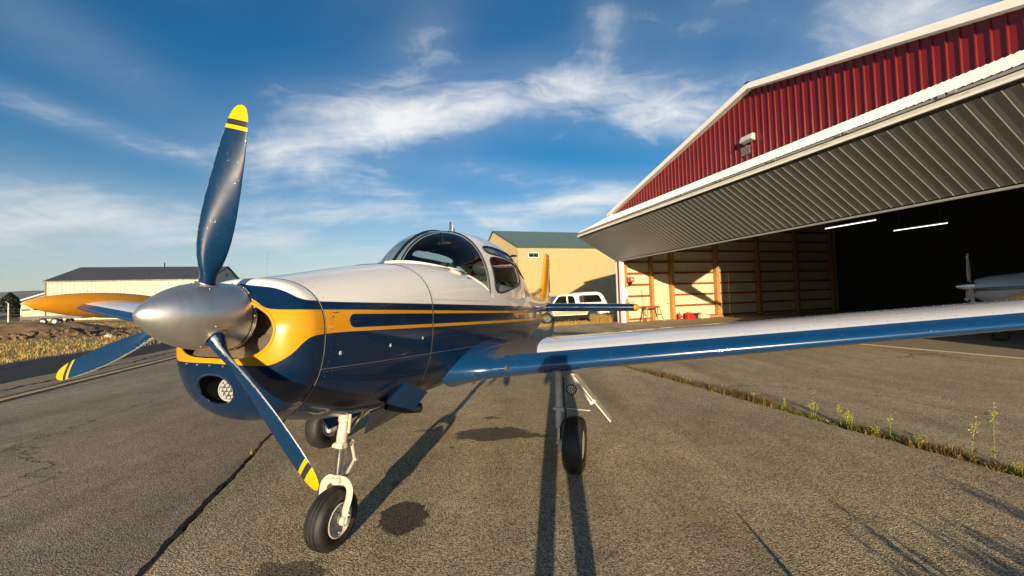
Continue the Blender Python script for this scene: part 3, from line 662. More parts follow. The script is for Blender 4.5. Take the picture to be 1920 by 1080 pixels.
# stations:      x,   ztop,  zbot,  zmid,  halfw,  n_up, n_low
ST = [(-.30, .200, -.545, -.10, .452, 2.5, 2.3), (-.60, .262, -.635, -.08, .497, 2.5, 2.4), (-.95, .335, -.685, -.06, .527, 2.6, 2.5), (-1.31, .405, -.70, -.05, .552, 2.7, 2.6),
      (-1.60, .452, -.695, -.05, .572, 2.8, 2.7), (-2.0, .478, -.685, -.05, .594, 2.9, 2.8), (-2.5, .46, -.675, -.05, .610, 3.1, 2.9), (-3.2, .44, -.665, -.05, .618, 3.3, 2.9),
      (-3.9, .43, -.63, -.05, .598, 3.0, 2.8), (-4.6, .42, -.56, -.04, .535, 2.6, 2.5), (-5.5, .385, -.43, -.02, .425, 2.3, 2.3), (-6.5, .345, -.26, .02, .285, 2.2, 2.2), (-7.4, .325, -.10, .07, .165, 2.1, 2.1), (-8.25, .305, .04, .13, .060, 2.0, 2.0)]
def section(x, n=64):
    zt, zb, zm, w, nu, nl = interp(x, ST)[0]; th = np.linspace(0, 2*np.pi, n, endpoint=False); c, s = np.cos(th), np.sin(th)
    e = np.where(s >= 0, nu, nl); y = w*np.sign(c)*np.abs(c)**(2/e); z = zm+np.where(s >= 0, (zt-zm), (zm-zb))*np.sign(s)*np.abs(s)**(2/e)
    return np.stack([np.full(n, x), y, z], 1)
def surf_y(x, z):
    zt, zb, zm, w, nu, nl = interp(x, ST)[0]
    if z >= zm: return w*max(1-((z-zm)/(zt-zm))**nu, 0)**(1/nu)
    return w*max(1-((zm-z)/(zm-zb))**nl, 0)**(1/nl)
xs = np.unique(np.r_[np.linspace(-.335, -1.6, 20), np.linspace(-1.6, -4.3, 44), np.linspace(-4.3, -8.25, 30)])[::-1]
rings = np.array([section(x, 72) for x in xs]); fm = MB()
k = rings.shape[1]; base = fm.nv; fm.v.append(rings.reshape(-1, 3)); fm.nv += rings.size//3
for i in range(len(xs)-1):
    for j in range(k):
        c = (rings[i, j]+rings[i+1, j]+rings[i, (j+1) % k]+rings[i+1, (j+1) % k])/4
        if -4.05 < c[0] < -1.95 and abs(c[1]) < .50 and c[2] > .14: continue          # cockpit opening
        fm.f.append((i*k+j, i*k+(j+1) % k, (i+1)*k+(j+1) % k, (i+1)*k+j))
fm.f.append(tuple((len(xs)-1)*k+j for j in range(k)))
fus = fm.build('fuselage', MATS['fuselage_paint'], plane, ang=50)
# nose bowl: blunt dome with the intake mouth and the chin light pocket cut in
X0, DD, PP, ZC0 = -.330, .232, 2.6, -.175
def dome_x(y, z):
    zt, zb, zm, w, nu, nl = interp(X0, ST)[0]
    a = math.atan2(z-ZC0, y); lo, hi = 0.01, 3.0                     # radius of the outline along this ray
    for _ in range(40):
        r = (lo+hi)/2; yy, zz = r*math.cos(a), ZC0+r*math.sin(a)
        v = (abs(yy)/w)**(nu if zz > zm else nl)+(((zz-zm)/(zt-zm))**nu if zz > zm else ((zm-zz)/(zm-zb))**nl)
        if v < 1: lo = r
        else: hi = r
    s = min(math.hypot(y, z-ZC0)/lo, 1)
    return X0+DD*(1-s**PP)**(1/PP)-.060*float(sstep(z, -.05, .14))*(1-s**6), s
out0 = section(X0-.004, 120); cen = V(0, 0, ZC0); rr = []
for s in np.r_[1, .995, .985, .965, .94, .9, .85, .79, .72, .64, .55, .45, .35, .25, .15, .06, .01]:
    ring = []
    for v in out0:
        y, z = v[1]*s, ZC0+(v[2]-ZC0)*s
        ring.append((X0+DD*(1-s**PP)**(1/PP)-.060*float(sstep(z, -.05, .14))*(1-s**6), y, z))
    rr.append(ring)
nb = MB(); nb.loft(rr, caps=True)
dome = nb.build('nose_bowl', MATS['nose_paint'], plane, ang=50)
def ell_pts(cy, cz, ry, rz, n, e=2.0):
    th = np.linspace(0, 2*np.pi, n, endpoint=False); c, s = np.cos(th), np.sin(th)
    return np.stack([cy+ry*np.sign(c)*np.abs(c)**(2/e), cz+rz*np.sign(s)*np.abs(s)**(2/e)], 1)
mh = [(0,.110),(.05,.098),(.098,.082),(.167,.060),(.234,.034),(.286,.006),(.319,-.029),(.331,-.060),(.328,-.097),(.315,-.132),(.284,-.169),(.240,-.195),(.164,-.213),(.08,-.217),(0,-.217)]
MOUTH = smoothpath([(y, z, 0) for y, z in mh]+[(-y, z, 0) for y, z in mh[-2:0:-1]]+[(0, .110, 0)], 97)[:-1, :2]; POCKET = ell_pts(.0, -.365, .125, .078, 48, 2.1)
simple('mouth_metal', (.50,.42,.30), .38, metal=.75, var=.15, vscale=6)
def cut(target, outline, x0, x1, mt):
    c = MB().loft([[(x, y, z) for y, z in outline] for x in (x0, x1)]); me = c.mesh('cutter', smooth=False); me.materials.append(mt); co = bpy.data.objects.new('cutter', me); COL.objects.link(co)
    co.parent = target.parent
    md = target.modifiers.new('cut', 'BOOLEAN'); md.object = co; md.operation = 'DIFFERENCE'; md.solver = 'EXACT'; md.material_mode = 'TRANSFER'
    return co
c1 = cut(dome, MOUTH, -.325, .2, MATS['black']); c2 = cut(dome, POCKET, -.27, .2, MATS['black'])
bpy.context.view_layer.update()
dg = bpy.context.evaluated_depsgraph_get(); me = bpy.data.meshes.new_from_object(dome.evaluated_get(dg)); dome.modifiers.clear(); dome.data = me
me.shade_smooth(); me.set_sharp_from_angle(angle=math.radians(40))
for c in (c1, c2): bpy.data.objects.remove(c)
def rim(outline, r, name, mt, parent, inset=0.0):
    p = np.array([(dome_x(y, z)[0]-inset, y, z) for y, z in outline]); p = np.vstack([p, p[:2]]); return MB().tube(p, r, 8, caps=False).build(name, MATS[mt], parent)
rim(MOUTH, .009, 'intake_lip', 'yellow_paint', dome, .006); rim(POCKET, .008, 'pocket_lip', 'blue_paint', dome, .004)
# baffles and engine seen through the mouth
bf = MB(); bf.grid([[(x, y*k, z) for x, z, k in ((-.135, -.208, .62), (-.20, -.165, .80), (-.27, -.095, .93), (-.318, .012, .95))] for y in np.linspace(-.325, .325, 15)])
bf.build('intake_baffle', MATS['mouth_metal'], dome, smooth=False)
for s in (-1, 1):
    cy = MB(); [cy.rev((-.318+.0*kk, s*(.20+.012*kk), -.03), (0, 1, 0), [(0, .07), (.005, .075), (.006, .06)], 20) for kk in range(8)]
    cy.build('cylinder_fins', MATS['dark_metal'], dome)
# landing light in the chin
ll = empty('landing_light'); ll.parent = dome
MB().rev((-.165, .045, -.368), (1, .25, .02), [(-.05, .02), (-.03, .050), (0, .058), (.012, .058), (.014, .053), (.004, .050)], 28).build('bezel', MATS['grey_gear'], ll)
MB().rev((-.158, .047, -.368), (1, .25, .02), [(0, .0), (0, .051)], 28).build('reflector', MATS['chrome'], ll)
le = MB()
for kx, ky in [(0, 0)]+[(math.cos(t)*.022, math.sin(t)*.022) for t in np.linspace(0, 6.283, 7)[:-1]]+[(math.cos(t)*.041, math.sin(t)*.041) for t in np.linspace(0, 6.283, 13)[:-1]]: le.ball((-.154-.25*kx*.97, .047+kx, -.368+ky), (.005, .0085, .0085), 8, 5)
le.build('lens', MATS['led_lens'], ll)
MB().rev((-.20, -.045, -.36), (1, .3, 0), [(0, .011), (.01, .011), (.012, .006)], 14, True).build('fastener', MATS['cream_gear'], dome)
sc = MB()
for y in (-.20, -.11, -.02, .07): sc.ball((dome_x(y, -.245)[0], y, -.245), (.004, .006, .006), 8, 5)
sc.build('fasteners', MATS['steel'], dome)
# seams, fasteners on the cowl side
def seam_ring(x, name, mt, r, lo, hi, off=.001):
    pts = [p for p in section(x, 180)]
    pts = np.array(pts); z = pts[:, 2]; cy = V(x, 0, -.1)
    sel = pts; d = sel-cy; sel = cy+d*(1+off/np.linalg.norm(d, axis=1)[:, None]); sel = np.vstack([sel, sel[:2]])
    return MB().tube(sel, r, 6, caps=False).build(name, MATS[mt], fus)
seam_ring(-.332, 'cowl_seam', 'black', .0019, 0, 1); seam_ring(-.337, 'cowl_seam_glint', 'grey_gear', .0009, 0, 1, .0010)  # light line painted beside the seam as its sunlit edge
seam_ring(-1.30, 'cowl_seam', 'black', .0022, 0, 1); seam_ring(-1.306, 'cowl_seam_glint', 'grey_gear', .0010, 0, 1, .0010)
for s in (-1, 1):
    pth = [(x, s*(surf_y(x, -.275-.012*(-x-.3))+.0008), -.275-.012*(-x-.3)) for x in np.linspace(-.34, -2.6, 40)]
    MB().tube(pth, .0022, 5).build('panel_seam', MATS['steel'], fus)
    fs = MB()
    for x, z in ((-.83,-.19),(-1.18,-.165),(-.44,-.20)):
        fs.ball((x, s*surf_y(x, z), z), (.012, .004, .012), 10, 6)
    fs.build('fasteners', MATS['grey_gear'], fus)
    rv = MB()
    for x in np.linspace(-1.33, -2.35, 46):
        z = .118+.012*(-x-1.3); rv.ball((x, s*surf_y(x, z), z), .0030, 5, 4)
    for x in np.linspace(-.36, -1.28, 40):
        z = -.275-.012*(-x-.3)-.014; rv.ball((x, s*surf_y(x, z), z), .0028, 5, 4)
    for kx in range(3):
        for kz in range(4): rv.ball((-.385-.02*kx*1.4, s*surf_y(-.4, .0), .02-.022*kz), .0035, 5, 4)
    for xx in (-1.335, -.375):
        for z in np.arange(-.60, .36, .028): rv.ball((xx, s*surf_y(xx, z), z), .0024, 5, 4)
    for x in np.linspace(-1.4, -4.6, 110):
        for z in (-.17, .062): rv.ball((x, s*surf_y(x, z), z), .0022, 5, 4)
    for xx in (-2.05, -2.9, -3.7, -4.5):
        for z in np.arange(-.3, .14, .030): rv.ball((xx, s*surf_y(xx, z), z), .0022, 5, 4)
    tag(rv.build('rivets', MATS['rivet_dark'], fus), kind='stuff')
# cowl flaps and exhaust stacks
for s in (-1, 1):
    a = V(-1.04, s*.485, -.455); b_ = V(-1.19, s*.57, -.545); c = V(-1.08, s*.52, -.65); d = V(-.90, s*.425, -.575); n = V(0, s*.012, -.004)
    MB().add([a, b_, c, d, a+n, b_+n, c+n, d+n], [(0,1,2,3),(7,6,5,4),(0,4,5,1),(1,5,6,2),(2,6,7,3),(3,7,4,0)]).build('cowl_flap', MATS['blue_paint'], fus, smooth=False)
    MB().tube([(-1.02, s*.36, -.62), (-1.14, s*.43, -.665), (-1.25, s*.485, -.68)], [.032, .034, .036], 14, caps=False).build('exhaust_pipe', MATS['dark_metal'], fus)
    # nose gear doors
    MB().add([(-1.0, s*.24, -.665), (-1.70, s*.24, -.665), (-1.66, s*.15, -.80), (-1.06, s*.15, -.84), (-1.0, s*.25, -.67), (-1.70, s*.25, -.67), (-1.66, s*.16, -.805), (-1.06, s*.16, -.845)],
       [(0,1,2,3),(7,6,5,4),(0,4,5,1),(1,5,6,2),(2,6,7,3),(3,7,4,0)]).build('nose_gear_door', MATS['blue_paint'], fus, smooth=False)
# ------------------------------------------------------------------ propeller
pf, plf, pu = (AB @ v for v in frame(-106.343, 3.725, 0)); PO = tol((-1.509, 1.809, 1.622))
prop = empty('propeller'); prop.parent = plane
spn = MB().rev(PO, pf, [(.226, .0), (.223, .018), (.210, .037), (.190, .058), (.155, .088), (.120, .112), (.090, .128), (.058, .142), (.02, .153), (-.01, .1585), (-.06, .1640), (-.12, .1665), (-.185, .1668), (-.192, .164), (-.192, .05)], 72)
spin = spn.build('spinner', MATS['spinner_metal'], prop, ang=60)
MB().rev(PO, pf, [(-.165, .1670), (-.168, .1677), (-.171, .1670)], 72).build('spinner_seam', MATS['dark_metal'], prop)
sb = MB()
for t in np.linspace(0, 2*np.pi, 25)[:-1]: sb.ball(PO+pf*-.178+(pu*math.cos(t)+plf*math.sin(t))*.1668, .0052, 8, 5)
for kk in range(3):
    for sg in (-1, 1):
        for dx in (-.055, .0, .055):
            t = math.radians(13.392+120*kk+sg*24); sb.ball(PO+pf*(-.05+dx*1.4-.03)+(pu*math.cos(t)+plf*math.sin(t))*(.1655 if dx < 0 else .157), .0046, 8, 5)
sb.build('screws', MATS['steel'], prop)
def blade_mat():
    mt, g, b = mat('blade_paint'); o = g.obj()
    r = g.new('ShaderNodeAttribute', attribute_name='r').outputs['Fac']; ch = g.new('ShaderNodeAttribute', attribute_name='ch').outputs['Fac']
    n = g.noise(o, 60, 5, .7); n2 = g.noise(o, 9, 5, .65)
    c = g.mix(n2, (.003,.024,.070), (.007,.038,.100))
    yel = g.math('MAXIMUM', g.step(r, .9545, .9555), g.math('MULTIPLY', g.step(r, .9085, .9095), g.step(r, .9285, .9275)))
    c = g.mix(yel, c, (.66,.40,.006)); dk = g.math('MULTIPLY', g.step(r, .9275, .9285), g.step(r, .9555, .9545)); c = g.mix(dk, c, (.03,.03,.035))
    wear = g.step(g.math('ADD', ch, g.math('MULTIPLY', g.math('SUBTRACT', n, .5), .12)), .968, .985)
    wear = g.math('MULTIPLY', wear, g.step(r, .955, .90)); wear = g.math('MAXIMUM', wear, g.step(g.noise(o, 130, 2), .735, .75, 0, .6))
    c = g.mix(wear, c, (.62,.61,.58)); g.set(b.inputs['Base Color'], c); g.set(b.inputs['Metallic'], g.math('MULTIPLY', wear, .8))
    g.set(b.inputs['Roughness'], g.lin(n2, .3, .7, .24, .34)); b.inputs['Specular IOR Level'].default_value = .07; b.inputs['Coat Weight'].default_value = .0; return mt
blade_mat()
BL = [(.085,.036,.072,58),(.15,.038,.076,56),(.20,.075,.070,52),(.27,.118,.055,47),(.36,.150,.040,40),(.48,.166,.030,32.5),(.60,.164,.024,27),(.72,.154,.019,23),(.82,.140,.015,20.5),(.90,.124,.012,18.5),(.96,.106,.010,17),(.995,.083,.008,16.5),(1.015,.060,.006,16),(1.026,.034,.004,16),(1.030,.008,.002,16)]
for kk in range(3):
    ph = math.radians(13.392+120*kk); e = pu*math.cos(ph)+plf*math.sin(ph); T = pu*math.sin(ph)-plf*math.cos(ph)
    rows, ra, ca = [], [], []; rs = np.unique(np.r_[np.linspace(.085, .95, 44), np.linspace(.95, 1.03, 16)])
    for r in rs:
        chd, th, be = interp(r, BL)[0]; chd *= .90; be = math.radians(be); c = T*math.cos(be)+pf*math.sin(be); n = pf*math.cos(be)-T*math.sin(be)
        cen = PO+e*r+pf*(-.035+.035*(r/1.03)); t = np.linspace(0, 2*np.pi, 40, endpoint=False); rd = max(min((.24-r)/.09, 1), 0)
        xq = np.cos(t); thk = np.sin(t)
        prof = np.where(thk > 0, .5*thk*(.78+.30*xq)+.10*(1-xq**2), .5*thk*(.42+.1*xq))
        chd2 = chd*(1-rd)+th*rd
        pts = cen+c*((xq*.5+.04*(1-rd))*chd2)[:, None]+n*((prof*(1-rd)+thk*.5*rd)*th)[:, None]
        rows.append(pts); ra += [r]*40; ca += list((xq+1)/2)
    b = MB().loft(rows).build('blade', MATS['blade_paint'], prop, ang=60)
    for nm, arr in (('r', ra), ('ch', ca)): at = b.data.attributes.new(nm, 'FLOAT', 'POINT'); at.data.foreach_set('value', np.array(arr, np.float32))
    ring = [PO+pf*(-.035)+e*.149+(T*math.cos(t)*.050+pf*math.sin(t)*.050) for t in np.linspace(0, 2*np.pi, 25)]
    ring = [p+e*(math.sqrt(max(.1605**2-((p-PO)@T)**2, 0))-.149) for p in ring]
    MB().tube(np.array(ring+ring[1:2]), .0045, 8, caps=False).build('blade_collar', MATS['steel'], prop)
    pl = np.array(ring[:-1])-e*.004; MB().add(pl, [tuple(range(len(pl)))]).build('blade_opening', MATS['black'], prop, smooth=False)

# ------------------------------------------------------------------ wings
def wing_paint():
    mt, g, b = mat('wing_paint'); o = g.obj(); x, y, z = g.sep(o)[:3]; y = g.math('ABSOLUTE', y)
    ch = g.new('ShaderNodeAttribute', attribute_name='ch').outputs['Fac']
    lim = g.lin(y, .8, 5.0, .052, .060); e = .0012
    top = g.step(g.math('SUBTRACT', ch, lim), -e, e)
    yb = g.math('ADD', 1.17, g.math('MULTIPLY', g.math('POWER', g.math('MAXIMUM', g.math('SUBTRACT', .16, ch), 0.0), 1.6), 1.2))
    out = g.step(g.math('SUBTRACT', y, yb), -.003, .003); inn = g.step(y, .80, .806)
    n = g.noise(o, 2.0, 4); f = g.noise(o, 150, 3, .7)
    c = g.mix(n, tuple(k*.92 for k in (.003,.040,.125)), tuple(k*1.1 for k in (.003,.040,.125)))
    walk = g.mix(f, (.015,.014,.013), (.10,.09,.075)); wh = g.mix(n, (.76,.76,.75), (.84,.83,.81))
    up = g.mix(out, g.mix(inn, c, walk), wh); c = g.mix(top, c, up)
    chip = g.math('MULTIPLY', g.step(g.noise(g.mapping(o, sc=(1, .6, 1)), 130, 3, .65), .66, .69), g.step(g.noise(o, 3.2, 2), .52, .66))
    chip = g.math('MULTIPLY', chip, g.step(g.math('ABSOLUTE', ch), .030, .012)); c = g.mix(chip, c, (.65,.66,.66))
    g.set(b.inputs['Base Color'], c); rgh = g.math('MULTIPLY', g.math('MULTIPLY', top, inn), g.math('SUBTRACT', 1.0, out))
    g.set(b.inputs['Roughness'], g.lin(rgh, 0, 1, .24, .9)); g.set(b.inputs['Coat Weight'], g.lin(rgh, 0, 1, .9, 0)); b.inputs['Coat Roughness'].default_value = .05
    g.set(b.inputs['Normal'], g.bump(g.noise(g.mapping(o, sc=(1, .5, 1)), 3.0, 3), .10, .02)); return mt
wing_paint()
def naca(xc, m_, p_, t_):
    yt = 5*t_*(.2969*np.sqrt(xc)-.126*xc-.3516*xc**2+.2843*xc**3-.1036*xc**4)
    yc = np.where(xc < p_, m_/p_**2*(2*p_*xc-xc**2), m_/(1-p_)**2*((1-2*p_)+2*p_*xc-xc**2)); return yc, yt
XW = .5*(1-np.cos(np.linspace(0, np.pi, 34)))
def wing_sec(y, c0=0.0, c1=1.0):
    s = (y-.6)/4.4; ch = 2.22+(1.24-2.22)*s; t_ = .148-.038*s; xle = -1.83; zle = -.50+(y-.65)*.128; inc = math.radians(2.2-2.6*s)
    fl = max(0, (.86-y)/.36); xle += .14*fl**1.8; ch += .14*fl**1.8; t_ *= 1+.22*fl**2; zle += .02*fl**2
    xc = c0+(c1-c0)*XW; yc, yt = naca(xc, .038, .4, t_)
    up = np.stack([xc, yc+yt], 1); lo = np.stack([xc, yc-yt], 1)
    if c0 > 0: cont = np.vstack([up[::-1], lo]); sg = np.r_[xc[::-1], -xc]
    else: cont = np.vstack([up[::-1], lo[1:]]); sg = np.r_[xc[::-1], -xc[1:]]
    X = xle-ch*(cont[:, 0]*math.cos(inc))-ch*cont[:, 1]*math.sin(inc); Zz = zle+ch*cont[:, 1]*math.cos(inc)-ch*cont[:, 0]*math.sin(inc)
    return X, Zz, sg
def wing_piece(name, parent, s, ys, c0, c1, mt='wing_paint'):
    rows, at = [], []
    for y in ys:
        X, Zz, sg = wing_sec(y, c0, c1); rows.append(np.stack([X, np.full(len(X), s*y), Zz], 1)); at += list(sg)
    b = MB().loft(rows).build(name, MATS[mt], parent, ang=40)
    a = b.data.attributes.new('ch', 'FLOAT', 'POINT'); a.data.foreach_set('value', np.array(at, np.float32)); return b
def wing_pt(y, s, xc, upper=True):
    X, Zz, sg = wing_sec(y); i = np.argmin(np.abs(sg-(xc if upper else -xc))); return V(X[i], s*y, Zz[i])
for s in (1, -1):
    wg = wing_piece('wing', plane, s, np.unique(np.r_[np.linspace(.45, .9, 14), np.linspace(.9, 5.0, 34)]), 0, .745)
    wg['label'] = 'white wing with blue leading edge on the '+('near side' if s > 0 else 'far side')
    wing_piece('flap', wg, s, np.linspace(.62, 2.7, 10), .752, 1.0); wing_piece('aileron', wg, s, np.linspace(2.72, 4.95, 10), .752, 1.0)
    # dew drops and rivet rows along the upper skin
    rv = MB(); r2 = np.random.default_rng(21)
    for xc, st in ((.07, .09), (.17, .055), (.26, .055), (.34, .055)):
        for y in np.arange(1.3, 4.9, st): rv.ball(wing_pt(y, s, xc)+V(0, 0, .0005), .0034, 5, 4)
    tag(rv.build('rivets', MATS['steel'], wg), kind='stuff')
    dw_ = MB()
    for _ in range(240):
        y = r2.uniform(1.3, 4.95); xc = r2.uniform(.06, .42); dw_.ball(wing_pt(y, s, xc)+V(r2.uniform(-.01, .01), r2.uniform(-.02, .02), 0), np.array([1, 1, .55])*r2.uniform(.002, .0055), 6, 4)
    tag(dw_.build('dew_drops', MATS['lamp_glass'], wg), kind='stuff')
    p = wing_pt(.97, s, .0)+V(.004, 0, .01); MB().rev(p, (1, 0, .1), [(0, .0), (.002, .022)], 20).build('vent_hole', MATS['black'], wg)
    X, Zz, sg = wing_sec(5.0)
    tk = MB().rev((-1.42, s*5.09, .105), (-1, 0, -.012), [(0, .004), (.03, .032), (.09, .065), (.20, .103), (.36, .138), (.55, .163), (.75, .178), (.95, .181), (1.15, .172), (1.35, .150), (1.55, .115), (1.70, .078), (1.82, .038), (1.87, .005)], 48)
    t = tk.build('tip_tank', MATS['orange_tank'], plane, ang=80)
    MB().rev((-1.98, s*5.09, .283), (0, 0, 1), [(0, .03), (.006, .03), (.008, .0)], 20).build('filler_cap', MATS['steel'], t)
    MB().tube([(-2.4, s*5.09, -.075), (-2.4, s*5.09, -.10), (-2.43, s*5.09, -.11)], .012, 8).build('drain', MATS['steel'], t)

# ------------------------------------------------------------------ tail
def slab(name, mt, parent, secs, ang=50, c0=0.0, c1=1.0):
    """secs: (origin, chord vector, thickness vector)"""
    rows = []
    xc = .5*(1-np.cos(np.linspace(0, np.pi, 18)))
    xc = c0+(c1-c0)*xc; _, yt = naca(xc, 0.0, .4, .20)
    for o, c, t in secs:
        o, c, t = V(*o), V(*c), V(*t); up = o+xc[:, None]*c+yt[:, None]*t*5; lo = o+xc[:, None]*c-yt[:, None]*t*5; rows.append(np.vstack([up[::-1], lo[1:]]))
    return MB().loft(rows).build(name, MATS[mt], parent, ang=ang)
TZ = .125
for s in (1, -1):
    hs = slab('horizontal_stabilizer', 'blue_paint', plane, [((-7.02, s*.05, TZ), (-.62, 0, 0), (0, 0, .19)), ((-7.05, s*2.05, TZ+.0), (-.50, 0, 0), (0, 0, .16))])
    slab('elevator', 'blue_paint', hs, [((-7.66, s*.12, TZ), (-.42, 0, 0), (0, 0, .07)), ((-7.57, s*2.05, TZ), (-.34, 0, 0), (0, 0, .06))])
    slab('stabilizer_tip', 'yellow_paint', hs, [((-7.05, s*2.05, TZ), (-.84, 0, 0), (0, 0, .165)), ((-7.06, s*2.11, TZ), (-.80, 0, 0), (0, 0, .15)), ((-7.10, s*2.145, TZ), (-.70, 0, 0), (0, 0, .085)), ((-7.18, s*2.165, TZ), (-.5, 0, 0), (0, 0, .03))])
    MB().tube([(-7.3, s*1.93, TZ+.05), (-7.3, s*1.95, TZ+.10), (-7.28, s*2.03, TZ+.115), (-7.3, s*2.05, TZ+.09)], .006, 6).build('tie_hook', MATS['dark_metal'], hs)
FS = [((-6.95, 0, .20), (-1.60, 0, 0), (0, .17, 0)), ((-7.36, 0, .42), (-1.14, 0, 0), (0, .15, 0)), ((-7.62, 0, .90), (-.84, 0, 0), (0, .125, 0)), ((-7.80, 0, 1.34), (-.64, 0, 0), (0, .10, 0)), ((-7.86, 0, 1.43), (-.54, 0, 0), (0, .07, 0)), ((-7.94, 0, 1.47), (-.40, 0, 0), (0, .02, 0))]
fin = slab('fin', 'yellow_paint', plane, FS, c1=.60); slab('rudder', 'yellow_paint', fin, FS, c0=.612)
slab('dorsal_fin', 'yellow_paint', fin, [((-5.7, 0, .30), (-2.0, 0, 0), (0, .12, 0)), ((-6.3, 0, .40), (-1.4, 0, 0), (0, .11, 0)), ((-6.9, 0, .47), (-.8, 0, 0), (0, .10, 0)), ((-7.2, 0, .56), (-.45, 0, 0), (0, .05, 0))])
MB().tube([(-8.1, .02, 1.37), (-8.1, .28, 1.40)], .004, 5).tube([(-8.1, -.02, 1.37), (-8.1, -.28, 1.40)], .004, 5).build('antenna', MATS['grey_gear'], fin)
MB().tube([(-7.9, 0, 1.44), (-4.2, 0, .90)], .0022, 5).build('antenna_wire', MATS['grey_gear'], fin)

# ------------------------------------------------------------------ canopy and windshield
CT = [(-2.44,.578,.165,.90,2.25),(-2.60,.590,.165,.93,2.25),(-2.9,.602,.165,.965,2.25),(-3.25,.602,.165,.985,2.25),(-3.6,.586,.17,.975,2.25),(-3.95,.555,.18,.895,2.2),(-4.35,.500,.19,.745,2.15),(-4.75,.43,.20,.58,2.1),(-5.15,.34,.21,.455,2.0),(-5.45,.26,.22,.385,2.0)]
def CS(x, th, off=0.0):
    w_, zr, zt, n = interp(x, CT)[0]; c, s_ = math.cos(th), math.sin(th)
    return V(x, (w_+off)*np.sign(c)*abs(c)**(2/n), zr+(zt-zr+off)*max(s_, 0)**(2/n))
def rquad(x0, x1, lo, hi, e=5.0):
    """rounded window between x0..x1 and angle functions lo(u), hi(u)"""
    def at(u, v): x = x0+(x1-x0)*(u+1)/2; a, b = lo((u+1)/2), hi((u+1)/2); return x, math.radians(a+(b-a)*(v+1)/2)
    def inside(x, th):
        u = (x-x0)/(x1-x0)*2-1
        if abs(u) >= 1: return False
        a, b = lo((u+1)/2), hi((u+1)/2); v = (math.degrees(th)-a)/(b-a)*2-1
        return abs(u)**e+abs(v)**e < 1
    def ring(k, n=72):
        t = np.linspace(0, 2*np.pi, n, endpoint=False); return [at(k*np.sign(math.cos(q))*abs(math.cos(q))**(2/e), k*np.sign(math.sin(q))*abs(math.sin(q))**(2/e)) for q in t]
    return inside, ring
lw = rquad(-2.60, -3.60, lambda u: 2.5+11*u**1.2, lambda u: 34.5, 6.0); uw = rquad(-2.60, -3.68, lambda u: 37.5, lambda u: 48-1.5*u, 3.6)
rw = rquad(-3.78, -4.30, lambda u: 26+6*u, lambda u: 44-6*u, 3.5)
panes = []
for ins, rg in (lw, uw, rw):
    panes.append((ins, rg, 1)); panes.append((lambda x, t, ins=ins: ins(x, math.pi-t), rg, -1))
canopy = empty('canopy'); canopy.parent = plane
xs_c = np.linspace(-2.455, -5.45, 170); ths = np.radians(np.linspace(0, 180, 181)); sh = MB(); PG = np.array([[CS(x, t) for t in ths] for x in xs_c])
n_, k_ = PG.shape[:2]; sh.v.append(PG.reshape(-1, 3)); sh.nv = n_*k_
for i in range(n_-1):
    for j in range(k_-1):
        xm, tm = (xs_c[i]+xs_c[i+1])/2, (ths[j]+ths[j+1])/2
        if any(p[0](xm, tm) for p in panes): continue
        sh.f.append((i*k_+j, i*k_+j+1, (i+1)*k_+j+1, (i+1)*k_+j))
shell = sh.build('canopy_frame', MATS['white_paint'], canopy, ang=60)
so = shell.modifiers.new('thick', 'SOLIDIFY'); so.thickness = .018; so.offset = -1; shell.data.materials.append(MATS['headliner']); so.material_offset = 1; so.material_offset_rim = 0
ms = lambda t, side: t if side > 0 else math.pi-t
for ins, rg, side in panes:
    rows = [[CS(x, ms(t, side), -.004) for x, t in rg(kq)] for kq in (.02, .25, .5, .75, .9, 1.0)]
    w = MB().loft(rows, caps=False).build('window', MATS['canopy_glass'], canopy, ang=80)
    ol = np.array([CS(x, ms(t, side), .003) for x, t in rg(1.0)]); MB().tube(np.vstack([ol, ol[:2]]), .0095, 6, caps=False).build('seal', MATS['black'], w)
# windshield
BC = smoothpath([(-1.57,0,.452),(-1.62,.15,.452),(-1.76,.29,.437),(-1.96,.41,.405),(-2.22,.50,.345),(-2.42,.555,.265),(-2.53,.585,.175)], 30)
WC = smoothpath([CS(-2.45, math.radians(a)) for a in (90, 76, 62, 50, 38, 26, 15, 6, 1)], 30)
def ws(t, s):      # t: 0 centre .. 1 side, s: 0 base .. 1 bow
    i = t*29; a = int(min(i, 28)); f = i-a; b0 = BC[a]*(1-f)+BC[a+1]*f; w0 = WC[a]*(1-f)+WC[a+1]*f
    bul = 4*s*(1-s)*(1-t)**.7; return b0*(1-s)+w0*s+V(.055, 0, .085)*bul+V(0, .02, 0)*bul*t
wsh = empty('windshield'); wsh.parent = plane
for s in (1, -1):
    rows = [[ws(t, q)*V(1, s, 1) for q in np.linspace(0, 1, 22)] for t in np.linspace(0, 1, 40)]
    MB().grid(rows).build('pane', MATS['canopy_glass'], wsh, ang=80)
    MB().tube([ws(t, 0)*V(1, s, 1)+V(.004, 0, .003) for t in np.linspace(0, 1, 50)], .013, 8).build('base_molding', MATS['white_paint'], wsh)
    MB().tube([ws(t, 1)*V(1, s, 1)+V(.0, 0, .0) for t in np.linspace(0, 1, 60)], .009, 8).build('bow_seal', MATS['black'], wsh)
    MB().rev((-1.93, s*.43, .40), (1, -s*.15, .25), [(-.07, .030), (-.06, .034), (-.02, .032), (.04, .020), (.09, .008), (.12, .001)], 18, True).build('cowl_scoop', MATS['white_paint'], wsh)
MB().tube([ws(0, q)+V(0, 0, -.004) for q in np.linspace(0, 1, 30)], .013, 8).build('center_post', MATS['black'], wsh)
